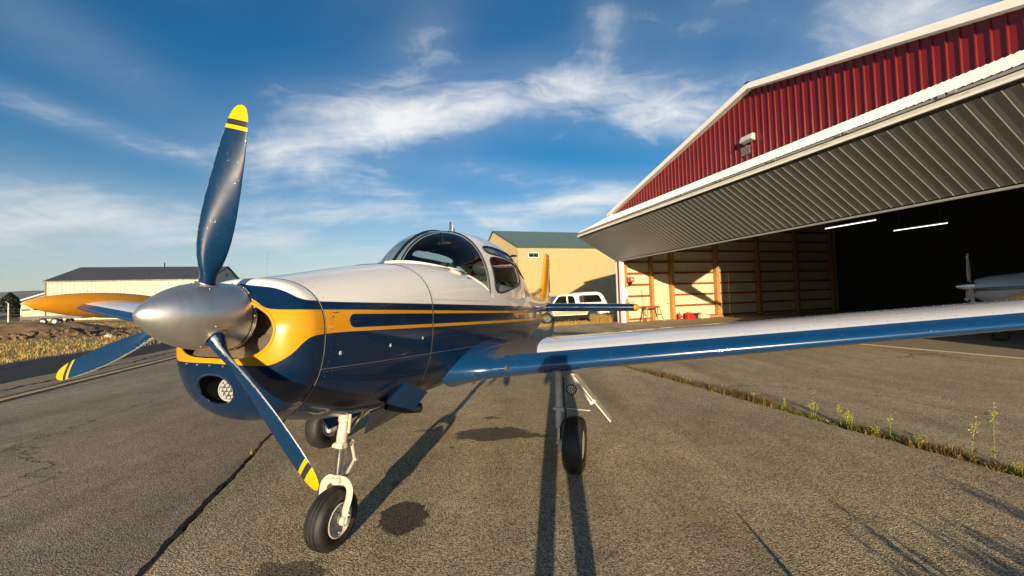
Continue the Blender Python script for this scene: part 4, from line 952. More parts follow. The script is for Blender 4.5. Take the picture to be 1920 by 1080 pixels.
# cabin
cab = empty('cabin'); cab.parent = plane
tb = MB(); x0, x1, yw, zb, zt = -4.04, -1.97, .50, -.45, .16
tb.add([(x0,-yw,zb),(x1,-yw,zb),(x1,yw,zb),(x0,yw,zb),(x0,-yw,zt),(x1,-yw,zt),(x1,yw,zt),(x0,yw,zt)], [(0,1,2,3),(0,4,5,1),(3,2,6,7),(0,3,7,4)])
tb.build('cabin_tub', MATS['dark_interior'], cab, smooth=False)
MB().add([(-1.97,-.50,-.45),(-1.97,.50,-.45),(-1.97,.50,.30),(-1.97,.38,.40),(-1.97,0,.445),(-1.97,-.38,.40),(-1.97,-.50,.30)], [tuple(range(7))]).build('firewall', MATS['dark_interior'], cab, smooth=False)
MB().loft([[(-2.02+.04*k, -.46, .10), (-2.02+.04*k, .46, .10), (-2.02+.04*k, .44, .34), (-2.02+.04*k, .25, .42), (-2.02+.04*k, -.25, .42), (-2.02+.04*k, -.44, .34)] for k in (0, -1)]).build('instrument_panel', MATS['black'], cab, smooth=False)
MB().grid([[(x, y, .455-.25*abs(y)**2.2-.02*(-1.62-x)) for x in (-1.64-.9*abs(y)**1.8, -2.10)] for y in np.linspace(-.5, .5, 21)]).build('glare_shield', MATS['dark_interior'], cab)
for (x, y, w_, top) in ((-2.95,.25,.42,.46),(-2.95,-.25,.42,.46),(-3.72,0,.92,.44)):
    st = MB().loft([[(x+.02-.10*q+dx, y+w_/2*c*sc_, -.20+(top+.20)*q) for c, dx in ((-1, .05), (-.6, .07), (.6, .07), (1, .05), (1, -.05), (-1, -.05))] for q, sc_ in ((0, 1), (.6, .98), (.9, .9), (1, .75))])
    st.box((x+.25, y, -.22), (.5, w_, .12))
    se = st.build('seat', MATS['seat_fabric'], cab, bevel=.02)
    if w_ < .6: MB().ball((x-.11, y, top+.10), (.05, .13, .085), 14, 10).tube([(x-.09, y+.05, top-.02), (x-.11, y+.05, top+.08)], .008, 6).tube([(x-.09, y-.05, top-.02), (x-.11, y-.05, top+.08)], .008, 6).build('headrest', MATS['seat_fabric'], se)
for y in (.25, -.25):
    MB().tube([(-2.05, y, .16), (-2.28, y, .17)], .014, 8).tube([(-2.28, y-.15, .26), (-2.29, y-.15, .17), (-2.29, y, .15), (-2.29, y+.15, .17), (-2.28, y+.15, .26)], .014, 8).build('control_yoke', MATS['black'], cab)
MB().tube([(-2.5, .0, .86), (-2.5, .0, .80)], .008, 6).ball((-2.5, 0, .78), (.015, .10, .025), 14, 8).build('mirror', MATS['black'], cab)
# aerials
MB().tube([(-2.62, .03, .95), (-2.62, .03, 1.045)], [.012, .009], 8).build('aerial', MATS['black'], plane)
MB().rev((-2.52, .11, .91), (0, 0, 1), [(0, .022), (.03, .02), (.035, .014), (.05, .014), (.052, .006), (.065, .006)], 14, True).build('beacon_base', MATS['steel'], plane)
MB().tube([(-3.95, .25, .80), (-4.05, .33, .845), (-4.12, .37, .85)], [.008, .016, .014], 8).build('aerial', MATS['black'], plane)
MB().tube([(-4.9, .12, .48), (-4.95, .12, .98)], .003, 5).build('whip_aerial', MATS['grey_gear'], plane)
MB().tube(smoothpath([(-4.6,.30,.60),(-4.9,.32,.40),(-5.3,.36,.22),(-5.9,.36,.12),(-6.4,.32,.16),(-6.9,.26,.20),(-7.1,.2,.20)], 40), .006, 6).build('tie_cord', MATS['white_trim'], plane)

# ------------------------------------------------------------------ landing gear
def gz(x, y):           # local height of the ground under (x, y)
    return -(HUB[2]+AF[2]*x+AL[2]*y)/AU[2]
def tyre(mb, c, R, w, rin=None):
    rin = R*.55 if rin is None else rin; hh = (R-rin)/2
    prof = []
    for t in np.linspace(0, 2*np.pi, 29)[:-1]:
        yy = math.cos(t); zz = math.sin(t); prof.append((np.sign(yy)*abs(yy)**.75*w/2, R-hh+np.sign(zz)*abs(zz)**.8*hh))
    prof.append(prof[0]); return mb.rev(c, (0, 1, 0), prof, 48)
def wheel_rim(mb, c, r, w, s):
    return mb.rev(c, (0, s, 0), [(-w*.4, r), (w*.36, r), (w*.42, r*1.03), (w*.44, r*.97), (w*.38, r*.90), (w*.16, r*.80), (w*.14, r*.45), (w*.30, r*.38), (w*.34, r*.20), (w*.36, .004)], 36)
# nose gear
ng = empty('nose_gear'); ng.parent = plane
R = .196; nx = -.945; nc = V(nx, 0, gz(nx, 0)+R-.004); ty = tyre(MB(), nc, R, .150, .104)
ty.build('tyre', MATS['rubber'], ng)
gr = MB(); [gr.rev(nc, (0, 1, 0), [(y-.004, R+.0004), (y, R+.001), (y+.004, R+.0004)], 48) for y in (-.028, 0, .028)]
gr.build('tread_grooves', MATS['black'], ng)
wheel_rim(wheel_rim(MB(), nc, .108, .165, 1), nc, .108, .165, -1).build('rim', MATS['cream_gear'], ng)
bt = MB()
for s in (1, -1):
    for t in np.linspace(0, 6.283, 9)[:-1]: bt.ball(nc+V(math.sin(t)*.086, s*.056, math.cos(t)*.086), .009, 8, 5)
    for t in np.linspace(.3, 6.58, 4)[:-1]: bt.box(nc+V(math.sin(t)*.058, s*.024, math.cos(t)*.058), (.045, .006, .045))
bt.build('wheel_bolts', MATS['grey_gear'], ng)
FT = V(-.985, 0, -1.165)      # fork crown
for s in (1, -1):
    path = smoothpath([FT+V(0, s*.012, .012), FT+V(0, s*.07, .012), FT+V(.004, s*.104, -.02), FT+V(.015, s*.110, -.10), nc+V(-.006, s*.104, .07), nc+V(0, s*.102, 0)], 20)
    MB().tube(path, np.linspace(.028, .022, 20), 10, ell=(.32, 1.15)).rev(nc+V(0, s*.085, 0), (0, s, 0), [(0, .032), (.034, .032), (.036, .02), (.05, .02), (.052, .001)], 18).build('fork', MATS['cream_gear'], ng)
ST0 = V(-1.055, 0, -.60); ax = (ST0-FT)/np.linalg.norm(ST0-FT)
MB().tube([FT, FT+ax*.245], .027, 18).build('piston', MATS['chrome'], ng)
MB().rev(FT, ax, [(-.01, .036), (.03, .040), (.034, .032), (.05, .032)], 20, True).build('lower_collar', MATS['cream_gear'], ng)
MB().rev(FT, ax, [(.225, .040), (.232, .048), (.262, .048), (.268, .038), (.33, .039), (.36, .034), (.40, .034), (.41, .042), (.60, .042)], 22, True).build('cylinder', MATS['cream_gear'], ng)
cl = MB().box(FT+ax*.247+V(-.02, 0, 0), (.13, .085, .022)); [cl.rev(FT+ax*.247+V(dx, dy, -.014), (0, 0, 1), [(0, .009), (.03, .009)], 8, True) for dx in (.03, -.075) for dy in (.034, -.034)]
cl.build('collar_plate', MATS['cream_gear'], ng, smooth=False)
tl = MB(); mid = FT+ax*.10+V(-.145, 0, -.0)
for s in (1, -1): tl.tube([FT+ax*.245+V(-.07, s*.030, 0), mid+V(0, s*.012, .0)], [.013, .011], 8).tube([mid+V(0, s*.012, 0), FT+V(-.045, s*.030, .02)], [.011, .013], 8)
tl.tube([mid+V(0, -.03, 0), mid+V(0, .03, 0)], .010, 8).build('torque_link', MATS['cream_gear'], ng)
MB().tube([FT+ax*.33+V(.0, .05, 0), FT+ax*.55+V(.02, .065, .05)], .010, 8).tube([FT+ax*.30+V(-.03, 0, 0), V(-1.38, 0, -.66)], .016, 8).build('drag_brace', MATS['cream_gear'], ng)
# main gear
for s in (1, -1):
    mg = empty('main_gear'); mg.parent = plane; R = .258; x = -2.45; c = V(x, s*1.452, gz(x, s*1.452)+R-.005)
    tyre(MB(), c, R, .185, .130).build('tyre', MATS['rubber'], mg)
    wheel_rim(wheel_rim(MB(), c, .135, .165, s), c, .12, .165, -s).build('rim', MATS['cream_gear'], mg)
    MB().rev(c+V(0, s*.058, 0), (0, s, 0), [(0, .128), (.014, .118), (.020, .06), (.022, .002)], 30).build('hub_cap', MATS['cream_gear'], mg)
    top = V(x, s*1.295, -.56); bot = V(x, s*1.305, c[2]-.03)
    MB().tube([bot+V(0, 0, .17), top], .036, 18).build('strut', MATS['grey_gear'], mg)
    MB().tube([bot, bot+V(0, 0, .20)], .026, 16).build('piston', MATS['chrome'], mg)
    MB().tube([V(x, s*1.28, c[2]), c+V(0, -s*.02, 0)], .03, 12).build('axle', MATS['steel'], mg)
    MB().box(V(x+.03, s*1.335, c[2]+.0), (.14, .05, .11)).build('brake_caliper', MATS['grey_gear'], mg, bevel=.01)
    MB().rev(c+V(0, -s*.088, 0), (0, s, 0), [(0, .11), (.008, .11)], 24, True).build('brake_disc', MATS['steel'], mg)
    MB().box((x, s*1.30, -.90), (.095, .095, .022)).box((x+.05, s*1.345, -.90), (.03, .03, .035)).tube([(x, s*1.33, -.90), (x, s*1.60, -.905)], .005, 6).build('strut_clamp', MATS['grey_gear'], mg, smooth=False)
    MB().tube(smoothpath([(x+.03, s*1.35, -.60), (x+.04, s*1.36, -.85), (x+.05, s*1.37, -.98), (x+.05, s*1.33, -1.06), (x+.045, s*1.325, -1.2)], 24), .008, 8).build('brake_hose', MATS['black'], mg)
    MB().rev((x+.01, s*1.425, -.715), (1, s*.05, 0), [(-.06, .02), (-.04, .044), (0, .052), (.012, .052), (.012, .044), (.006, .043)], 24).build('lamp_housing', MATS['dark_metal'], mg)
    dl = MB()
    for kx, ky in [(0, 0)]+[(math.cos(t)*.018, math.sin(t)*.018) for t in np.linspace(0, 6.283, 6)[:-1]]+[(math.cos(t)*.034, math.sin(t)*.034) for t in np.linspace(0, 6.283, 11)[:-1]]: dl.ball((x+.018, s*(1.425+kx), -.715+ky), (.004, .007, .007), 8, 5)
    dl.build('lamp_lens', MATS['chrome'], mg); MB().rev((x+.014, s*1.425, -.715), (1, 0, 0), [(0, 0), (0, .045)], 24).build('lamp_face', MATS['black'], mg)
    MB().rev((x-.02, s*1.425, -.65), (0, 0, 1), [(0, .035), (.07, .05)], 18).build('lamp_bracket', MATS['grey_gear'], mg)
    a, b_ = V(x, s*1.455, -.585), V(x, s*1.785, -.975); e = b_-a; n = V(0, -e[2], e[1]); n = n/np.linalg.norm(n)*.012; hx = V(.10, 0, 0)
    MB().add([a-hx, a+hx, b_+hx*.8, b_-hx*.8, a-hx+n, a+hx+n, b_+hx*.8+n, b_-hx*.8+n], [(0,1,2,3),(7,6,5,4),(0,4,5,1),(1,5,6,2),(2,6,7,3),(3,7,4,0)]).build('gear_door', MATS['cream_gear'], mg, smooth=False)
    m_ = a*.45+b_*.55; MB().tube([a-n*1.5+hx*.8, m_-n*2+hx*.8], .012, 6).tube([m_-n*3+hx*.8, m_+n*2+hx*.8], .016, 8).build('door_rod', MATS['grey_gear'], mg)

# ------------------------------------------------------------------ things in and around the hangar
def hbox(name, label, cat, a, d, z): return tag(empty(name, mat=HM @ Matrix.Translation((a, d, z))), label, cat)
e = hbox('alarm_box', 'red box on the first timber post inside the hangar', 'box', .50, .62, 2.42)
MB().box((0, 0, .16), (.16, .42, .30)).build('housing', MATS['red_plastic'], e, smooth=False, bevel=.02); MB().box((.085, .05, .17), (.012, .18, .12)).build('face_plate', MATS['cream_gear'], e, smooth=False); MB().box((-.01, 0, -.08), (.05, .08, .17)).build('bracket', MATS['black'], e, smooth=False)
e = hbox('notice_board', 'narrow white notice strip under the red box on the post', 'sign', .345, .40, 1.45)
MB().box((.008, 0, .33), (.014, .17, .72)).build('board', MATS['white_trim'], e, smooth=False); MB().box((.018, 0, .60), (.006, .10, .06)).build('clip', MATS['grey_frame'], e, smooth=False)
e = hbox('sawhorse', 'brown wooden sawhorse beside the cream side door', 'sawhorse', .95, 1.75, .03)
MB().box((0, 0, .86), (.10, 1.0, .14)).build('beam', MATS['girt_red'], e, smooth=False)
for s in (-1, 1):
    for t in (-1, 1): MB().tube([(t*.05, s*.42, .86), (t*.30, s*.55, 0)], .045, 4).build('leg', MATS['wood_post'], e, smooth=False)
MB().tube([(.19, -.50, .4), (-.19, -.50, .4)], .03, 4).tube([(.19, .50, .4), (-.19, .50, .4)], .03, 4).build('brace', MATS['wood_post'], e, smooth=False)
e = hbox('broom', 'thin broom leaning on the wall behind the sawhorse', 'broom', .35, 1.55, .03)
MB().tube([(.25, 0, .12), (-.12, 0, 1.95)], .014, 6).build('handle', MATS['dark_metal'], e); MB().box((.26, 0, .07), (.06, .34, .13)).build('head', MATS['wood_post'], e, smooth=False)
e = hbox('fuel_can', 'large red plastic can on the hangar floor', 'can', .55, 4.75, .03)
MB().box((0, 0, .19), (.30, .40, .38)).box((.02, .26, .12), (.26, .20, .22)).build('body', MATS['red_plastic'], e, smooth=False, bevel=.03); MB().rev((0, -.1, .38), (0, 0, 1), [(0, .05), (.05, .05), (.055, .01)], 14).build('cap', MATS['black'], e); MB().tube([(0, -.02, .38), (0, .0, .44), (0, .14, .44), (0, .16, .38)], .014, 6).build('handle', MATS['red_plastic'], e)
e = hbox('fire_extinguisher', 'small red fire extinguisher at the foot of the post', 'extinguisher', .42, 4.12, .03)
MB().rev((0, 0, 0), (0, 0, 1), [(0, .07), (.02, .08), (.32, .08), (.38, .03), (.42, .02)], 16, True).build('cylinder', MATS['red_plastic'], e); MB().tube([(0, 0, .42), (.06, 0, .47)], .018, 6).tube([(0, 0, .42), (.05, .08, .38), (.06, .11, .15)], .012, 6).build('valve', MATS['black'], e)
e = hbox('oil_pail', 'black pail between the red can and the cartons', 'pail', .5, 5.32, .03)
MB().rev((0, 0, 0), (0, 0, 1), [(0, .12), (.30, .145), (.31, .152), (.33, .152), (.335, .13)], 20, True).build('body', MATS['black'], e); MB().tube([(0, -.15, .3), (.1, -.08, .36), (.12, 0, .38), (.1, .08, .36), (0, .15, .3)], .006, 5).build('handle', MATS['steel'], e)
for i, (dd, zz, sz, lb_) in enumerate(((5.72, .03, (.34, .34, .24), 'open cream carton beside the black pail'), (6.10, .03, (.30, .36, .20), 'closed cream carton right of the open one'), (5.86, .30, (.2, .26, .12), 'small carton lying on top of the open carton'))):
    e = hbox('carton', lb_, 'carton', .5, dd, zz); e['group'] = 'cartons by the hangar wall'
    MB().box((0, 0, sz[2]/2), sz).build('box', MATS['cream_panel'], e, smooth=False); MB().box((0, 0, sz[2]+.004), (sz[0]*.98, .06, .004)).build('tape', MATS['grey_gear'], e, smooth=False)
    if i == 0: MB().add([(-.17,.17,.245),(.17,.17,.245),(.18,.32,.30),(-.18,.32,.30)], [(0,1,2,3)]).build('flap', MATS['cream_panel'], e, smooth=False)
e = hbox('lumber_stack', 'flat stack of boards along the hangar wall', 'lumber', .48, 6.75, .03)
for k_ in range(3): MB().box((.02*k_, .03*k_, .03+.045*k_), (.16, 1.5-.2*k_, .04)).build('board', MATS['wood_post'], e, smooth=False)
e = hbox('wheel_chock', 'yellow chock lying on the hangar floor', 'chock', .9, 8.15, .03)
MB().loft([[(-.07, y, 0), (.07, y, 0), (.03, y, .11), (-.03, y, .11)] for y in (-.28, .28)]).build('block', MATS['yellow_paint'], e, smooth=False, bevel=.01); MB().tube([(0, .28, .05), (.08, .4, .01), (.2, .55, .01)], .01, 6).build('rope', MATS['white_trim'], e)

# parked high wing airplane in the hangar, nose to the left
def hangar_plane():
    o = Hw(13.78, 2.75, 0); fw = V(-.70, .714, 0); fw /= np.linalg.norm(fw); lf = V(-fw[1], fw[0], 0)
    M_ = Matrix(((fw[0], lf[0], 0, o[0]), (fw[1], lf[1], 0, o[1]), (0, 0, 1, .03), (0, 0, 0, 1)))
    b = tag(empty('parked_airplane', mat=M_), 'white high wing airplane with black stripe parked in the dark hangar', 'airplane')
    mt, g, bs = mat('parked_paint'); ob = g.obj(); x, y, z = g.sep(ob)[:3]
    st = g.math('MULTIPLY', g.step(g.math('ABSOLUTE', g.math('SUBTRACT', z, g.lin(x, -3, 0, 1.55, 1.45))), .055, .045), 1.0)
    g.set(bs.inputs['Base Color'], g.mix(st, (.42,.44,.45), (.01,.01,.012))); bs.inputs['Roughness'].default_value = .25; bs.inputs['Coat Weight'].default_value = .7
    T = [(-.10,1.72,1.22,.34),(-.25,1.78,1.10,.43),(-.9,1.88,1.0,.52),(-1.3,1.98,.95,.55),(-1.75,2.28,.92,.57),(-2.9,2.30,.95,.56),(-4.0,1.95,1.05,.38),(-5.6,1.72,1.25,.18),(-6.9,1.66,1.45,.06)]
    rows = []
    for x in np.linspace(-.10, -6.9, 40):
        zt, zb, w_ = interp(x, T)[0]; t = np.linspace(0, 2*np.pi, 36, endpoint=False); c, s = np.cos(t), np.sin(t)
        rows.append(np.stack([np.full(36, x), w_*np.sign(c)*abs(c)**.75, (zt+zb)/2+(zt-zb)/2*np.sign(s)*abs(s)**.75], 1))
    MB().loft(rows).build('fuselage', MATS['parked_paint'], b, ang=50)
    MB().rev((-.10, 0, 1.55), (1, 0, 0), [(-.06, .165), (0, .165), (.10, .148), (.2, .11), (.29, .06), (.34, .012), (.345, .001)], 28).build('spinner', MATS['chrome'], b)
    for kk in range(3):
        ph = math.radians(2+120*kk); e_ = V(0, math.sin(ph), math.cos(ph)); T_ = V(0, math.cos(ph), -math.sin(ph)); rr_ = []
        for r, cw in ((.12, .07), (.3, .13), (.55, .15), (.8, .13), (.92, .10), (.95, .04)):
            be = math.radians(50-34*r); c = T_*math.cos(be)+V(1, 0, 0)*math.sin(be); n = V(1, 0, 0)*math.cos(be)-T_*math.sin(be); t = np.linspace(0, 6.283, 14, endpoint=False)
            rr_.append(V(-.02, 0, 1.55)+e_*r+np.cos(t)[:, None]*c*cw/2+np.sin(t)[:, None]*n*.014)
        bl_ = MB().loft(rr_).build('blade', MATS['grey_gear'], b)
        MB().tube([V(-.02, 0, 1.55)+e_*.82+V(.01, 0, 0), V(-.02, 0, 1.55)+e_*.86+V(.01, 0, 0)], .062, 8, ell=(.9, .35)).build('tip_band', MATS['white_trim'], bl_)
    for s in (1, -1):
        MB().rev((-.12, s*.25, 1.58), (1, 0, 0), [(0, 0), (.02, .09)], 18).build('cowl_inlet', MATS['black'], b)
        wgs = [((-1.55, s*.3, 2.27), (-1.6, 0, 0), (0, 0, .20)), ((-1.55, s*2.6, 2.32), (-1.6, 0, 0), (0, 0, .20)), ((-1.75, s*5.3, 2.42), (-1.1, 0, 0), (0, 0, .12))]
        slab('wing', 'white_paint', b, wgs); MB().tube([(-1.9, s*.52, 1.12), (-1.95, s*2.5, 2.24)], .04, 8, ell=(1, .5)).build('wing_strut', MATS['white_paint'], b)
        MB().grid([[(-1.36, s*.47, 1.97), (-1.7, s*.45, 2.23)], [(-2.9, s*.575, 1.93), (-2.9, s*.53, 2.22)]]).build('side_window', MATS['tinted_glass'], b, smooth=False)
        MB().tube([(-2.2, s*.45, .98), (-2.25, s*1.15, .28)], [.05, .035], 8).build('gear_leg', MATS['white_paint'], b)
        tyre(MB(), V(-2.25, s*1.22, .215), .215, .15).build('tyre', MATS['rubber'], b)
        slab('stabilizer', 'white_paint', b, [((-6.0, s*.05, 1.6), (-1.0, 0, 0), (0, 0, .08)), ((-6.2, s*1.65, 1.62), (-.7, 0, 0), (0, 0, .06))])
    slab('fin', 'white_paint', b, [((-5.9, 0, 1.68), (-1.1, 0, 0), (0, .07, 0)), ((-6.5, 0, 2.6), (-.7, 0, 0), (0, .05, 0))])
    MB().tube([(-.55, 0, 1.0), (-.5, 0, .25)], .04, 8).build('nose_strut', MATS['steel'], b); tyre(MB(), V(-.5, 0, .19), .19, .13).build('nose_tyre', MATS['rubber'], b)
    MB().grid([[(-1.28, y, 1.985-.1*abs(y)), (-1.78, y, 2.30-.05*abs(y))] for y in (-.46, -.2, .2, .46)]).build('windshield', MATS['tinted_glass'], b)
hangar_plane()

# ------------------------------------------------------------------ pickups
simple('truck_white', (.78,.77,.75), .3, coat=.6, var=.03)
def pickup(name, label, M_, shell=True, cat='pickup'):
    b = tag(empty(name, mat=M_), label, cat); W = 1.72
    body = MB(); prof = [(-1.10,.62),(-1.12,1.14),(2.70,1.16),(2.95,1.16),(4.15,1.10),(4.28,.95),(4.30,.60),(3.75,.52)]
    arch = lambda cx: [(cx+.47*math.cos(t), .46+.47*math.sin(t)) for t in np.linspace(.1, math.pi-.1, 9)]
    outline = [(-1.10,.60),(-1.12,1.14),(1.2,1.15),(2.95,1.17),(4.15,1.10),(4.28,.95),(4.30,.58)]+arch(3.28)+[(2.6,.50),(.7,.50)]+arch(0)[:]
    o2 = [(-1.10,.60),(-1.12,1.14),(1.2,1.15),(2.95,1.17),(4.15,1.10),(4.28,.95),(4.30,.58)]+[(x, z) for x, z in arch(3.28)]+[(x, z) for x, z in arch(0)]
    body.loft([[(x, y, z) for x, z in o2] for y in (0, -.04, -W+.04, -W)]); body.build('body', MATS['truck_white'], b, smooth=False)
    MB().box2((-1.0, -W+.25, .26), (4.1, -.25, .56)).build('chassis_shade', MATS['black'], b, smooth=False)  # black underbody; also stands in for the shade beneath the truck
    MB().box2((.5, .004, .56), (2.78, .014, .76)).build('warm_light_strip', MATS['reflected_tan'], b, smooth=False)  # tan strip stands in for warm light reflected low on the side
    cabp = lambda ins: [[(1.12, -ins, 1.15), (3.02, -ins, 1.16), (2.45, -ins-.14, 1.80), (2.25, -ins-.16, 1.86), (1.25, -ins-.16, 1.86), (1.14, -ins-.12, 1.78)]]
    L = [(1.12,-.03,1.14),(3.02,-.03,1.15),(2.42,-.16,1.80),(2.22,-.18,1.86),(1.25,-.18,1.86),(1.14,-.15,1.78)]
    cab_ = MB().loft([L, [(x, -W-y, z) for x, y, z in L]]).build('cab', MATS['truck_white'], b, smooth=False, bevel=.02)
    def sidepane(pts, nm='window'):
        for s in (0, 1):
            p = []
            for x, z in pts:
                y = -.03-(z-1.14)*.20+.006; p.append((x, y if s == 0 else -W-y, z))
            MB().add(p, [tuple(range(len(p)))]).build(nm, MATS['tinted_glass'], b, smooth=False)
    sidepane([(2.86,1.19),(2.40,1.72),(2.22,1.76),(1.86,1.76),(1.86,1.19)]); sidepane([(1.76,1.19),(1.76,1.76),(1.42,1.76),(1.28,1.60),(1.26,1.19)])
    MB().add([(2.99,-.12,1.20),(2.99,-W+.12,1.20),(2.47,-W+.24,1.77),(2.47,-.24,1.77)], [(0,1,2,3)]).build('windshield', MATS['tinted_glass'], b, smooth=False)
    if shell:
        pr = [(1.10,1.155),(1.10,1.80),(1.02,1.93),(.6,1.99),(-.35,2.0),(-.62,1.95),(-.80,1.80),(-1.08,1.155)]
        ring = lambda y, k: [(x*(k)+(1-k)*.0, y, 1.155+(z-1.155)*k) for x, z in pr]
        MB().loft([[(x, -.02, z) if z < 1.3 else (x*.99, -.10, z-.05) for x, z in pr], [(x, -.06, z) if z < 1.3 else (x, -.22, z) for x, z in pr], [(x, -W+.06, z) if z < 1.3 else (x, -W+.22, z) for x, z in pr], [(x, -W+.02, z) if z < 1.3 else (x*.99, -W+.10, z-.05) for x, z in pr]]).build('topper', MATS['truck_white'], b, ang=30)
        w = MB().add([(x, y, z) for x, y, z in ((.98,-.022,1.30),(.98,-.085,1.72),(.88,-.092,1.78),(-.38,-.092,1.78),(-.52,-.082,1.70),(-.66,-.035,1.38),(-.62,-.022,1.30))], [tuple(range(7))]).build('topper_window', MATS['tinted_glass'], b, smooth=False)
        w.location.y = .012; MB().box2((.24, -.07, 1.32), (.27, -.055, 1.76)).build('mullion', MATS['black'], w, smooth=False)
    for cx in (0, 3.28):
        for y in (-.10, -W+.10):
            wh = tyre(MB(), V(cx, y, .38), .38, .22).build('wheel', MATS['rubber'], b); wheel_rim(MB(), V(cx, y, .38), .22, .2, 1 if y > -.5 else -1).build('rim', MATS['steel'], wh)
    MB().box2((4.22, -W+.08, .55), (4.38, -.08, .72)).build('bumper', MATS['grey_gear'], b, smooth=False, bevel=.02); MB().box2((-1.28, -W+.08, .55), (-1.10, -.08, .70)).build('bumper', MATS['grey_gear'], b, smooth=False, bevel=.02)
    for y in (-.05, -W+.05): MB().box((4.25, y-.1*(1 if y > -.5 else -1), .92), (.06, .22, .12)).build('headlight', MATS['lamp_glass'], b, smooth=False); MB().box((2.72, y+(.13 if y > -.5 else -.13), 1.24), (.10, .20, .16)).build('mirror', MATS['black'], b, smooth=False); MB().box((-1.12, y-.05*(1 if y > -.5 else -1), .95), (.03, .12, .28)).build('tail_light', MATS['red_plastic'], b, smooth=False)
    for x in (2.0, 1.5): MB().box((x-.25, .012, 1.04), (.16, .02, .035)).build('door_handle', MATS['black'], b, smooth=False)
    return b
def TMx(o): return Matrix(((-D1[0], -D0[0], 0, o[0]), (-D1[1], -D0[1], 0, o[1]), (0, 0, 1, o[2]), (0, 0, 0, 1)))
pickup('pickup_truck', 'white pickup with a white topper parked in dry grass', TMx((5.30, 25.2, -.03)))
# ------------------------------------------------------------------ far left field
def hit(px, py, z): d = ray(px, py); t = (z-CAM_H)/d[2]; return V(0, 0, CAM_H)+d*t
def gpos(w): q, p = w@D1, w@D0; return V(w[0], w[1], terrain(q, p))
def at_depth(px, dep): d = ray(px, 560); return gpos(d/d[1]*dep)
tr = at_depth(92, 41)
t = tag(empty('utility_trailer', mat=TMx(tr)), 'flat two axle trailer with white wheels under the tip tank', 'trailer')
MB().box2((-2.6, -1.9, .62), (2.4, -.1, .74)).build('deck', MATS['dark_metal'], t, smooth=False); MB().box2((-2.6, -.12, .74), (2.4, -.08, 1.0)).build('rail', MATS['dark_metal'], t, smooth=False)
for cx in (-.48, .48):
    for y in (0, -2.0):
        w = tyre(MB(), V(cx, y, .36), .36, .2).build('wheel', MATS['rubber'], t); MB().rev(V(cx, y+.0, .36), (0, 1, 0), [(-.09, .18), (.10, .19), (.105, .16), (.06, .08), (.1, .06), (.1, .001)], 22).build('rim', MATS['white_trim'], w)
MB().box2((-.95, -.12, .75), (.95, .12, .80)).build('fender', MATS['black'], t, smooth=False); MB().tube([(2.4, -1.0, .66), (3.8, -1.0, .55)], .05, 6).build('tongue', MATS['dark_metal'], t)
pk = at_depth(-22, 62); pickup('parked_car', 'white vehicle cut by the left picture edge', TMx(pk), shell=False, cat='vehicle')
# fence
f0, f1 = at_depth(-60, 55), at_depth(130, 60); fe = tag(empty('wire_fence', loc=f0), 'wire fence with thin steel posts in front of the shed', 'fence')
nP = 9
for i in range(nP):
    p = f0+(f1-f0)*i/(nP-1); p = gpos(p)-f0; MB().tube([p+V(0,0,-.05), p+V(0, 0, 1.9)], .035, 6).build('post', MATS['galv'], fe)
for zz in (.2, .6, 1.0, 1.4, 1.8): MB().tube([gpos(f0+(f1-f0)*i/(nP-1))-f0+V(0, 0, zz) for i in range(nP)], .012, 4).build('wire', MATS['galv'], fe)
pl = at_depth(16, 52); po = tag(empty('light_pole', loc=pl), 'thin pole with a short slanted arm beside the dark tree', 'pole')
MB().tube([(0,0,-.1),(0,0,2.55)], [.09,.07], 8).build('post', MATS['cream_gear'], po); MB().tube([(.05,0,2.5),(-.4,.0,2.85)], .05, 6).build('arm', MATS['galv'], po)
# conifer
def conifer(px, dep, h, r_, label):
    o = at_depth(px, dep); t = tag(empty('conifer_tree', loc=o), label, 'tree'); r = np.random.default_rng(int(px)+3)
    MB().tube([(0,0,-.2),(0,0,h*.5),(0,0,h*.95)], [.22,.14,.03], 8).build('trunk', MATS['tan_trunk'], t)
    for _ in range(1):
        n = 9000; zz = r.uniform(.03, 1, n); rad = r_*np.minimum(1, (1-zz)*3.2+.10)*np.sqrt(r.uniform(.3, 1, n))*(1+.22*np.sin(zz*40+r.uniform(0, 6.3, n))); a = r.uniform(0, 6.283, n)
        c = np.stack([np.cos(a)*rad, np.sin(a)*rad, zz*h], 1); d = r.normal(size=(n, 3)); d /= np.linalg.norm(d, axis=1)[:, None]; e2 = np.cross(d, r.normal(size=(n, 3))); e2 /= np.linalg.norm(e2, axis=1)[:, None]
        s_ = r.uniform(.08, .2, n)[:, None]; v = np.stack([c-d*s_, c+e2*s_*.6, c+d*s_, c-e2*s_*.6], 1).reshape(-1, 3)
        m_ = MB(); m_.v.append(v); m_.nv = len(v); m_.f = [(4*i, 4*i+1, 4*i+2, 4*i+3) for i in range(n)]; m_.build('crown', MATS['conifer'], t, smooth=False, fix=False)
conifer(19, 70, 4.7, 1.05, 'dark narrow conifer tree beside the cream shed')
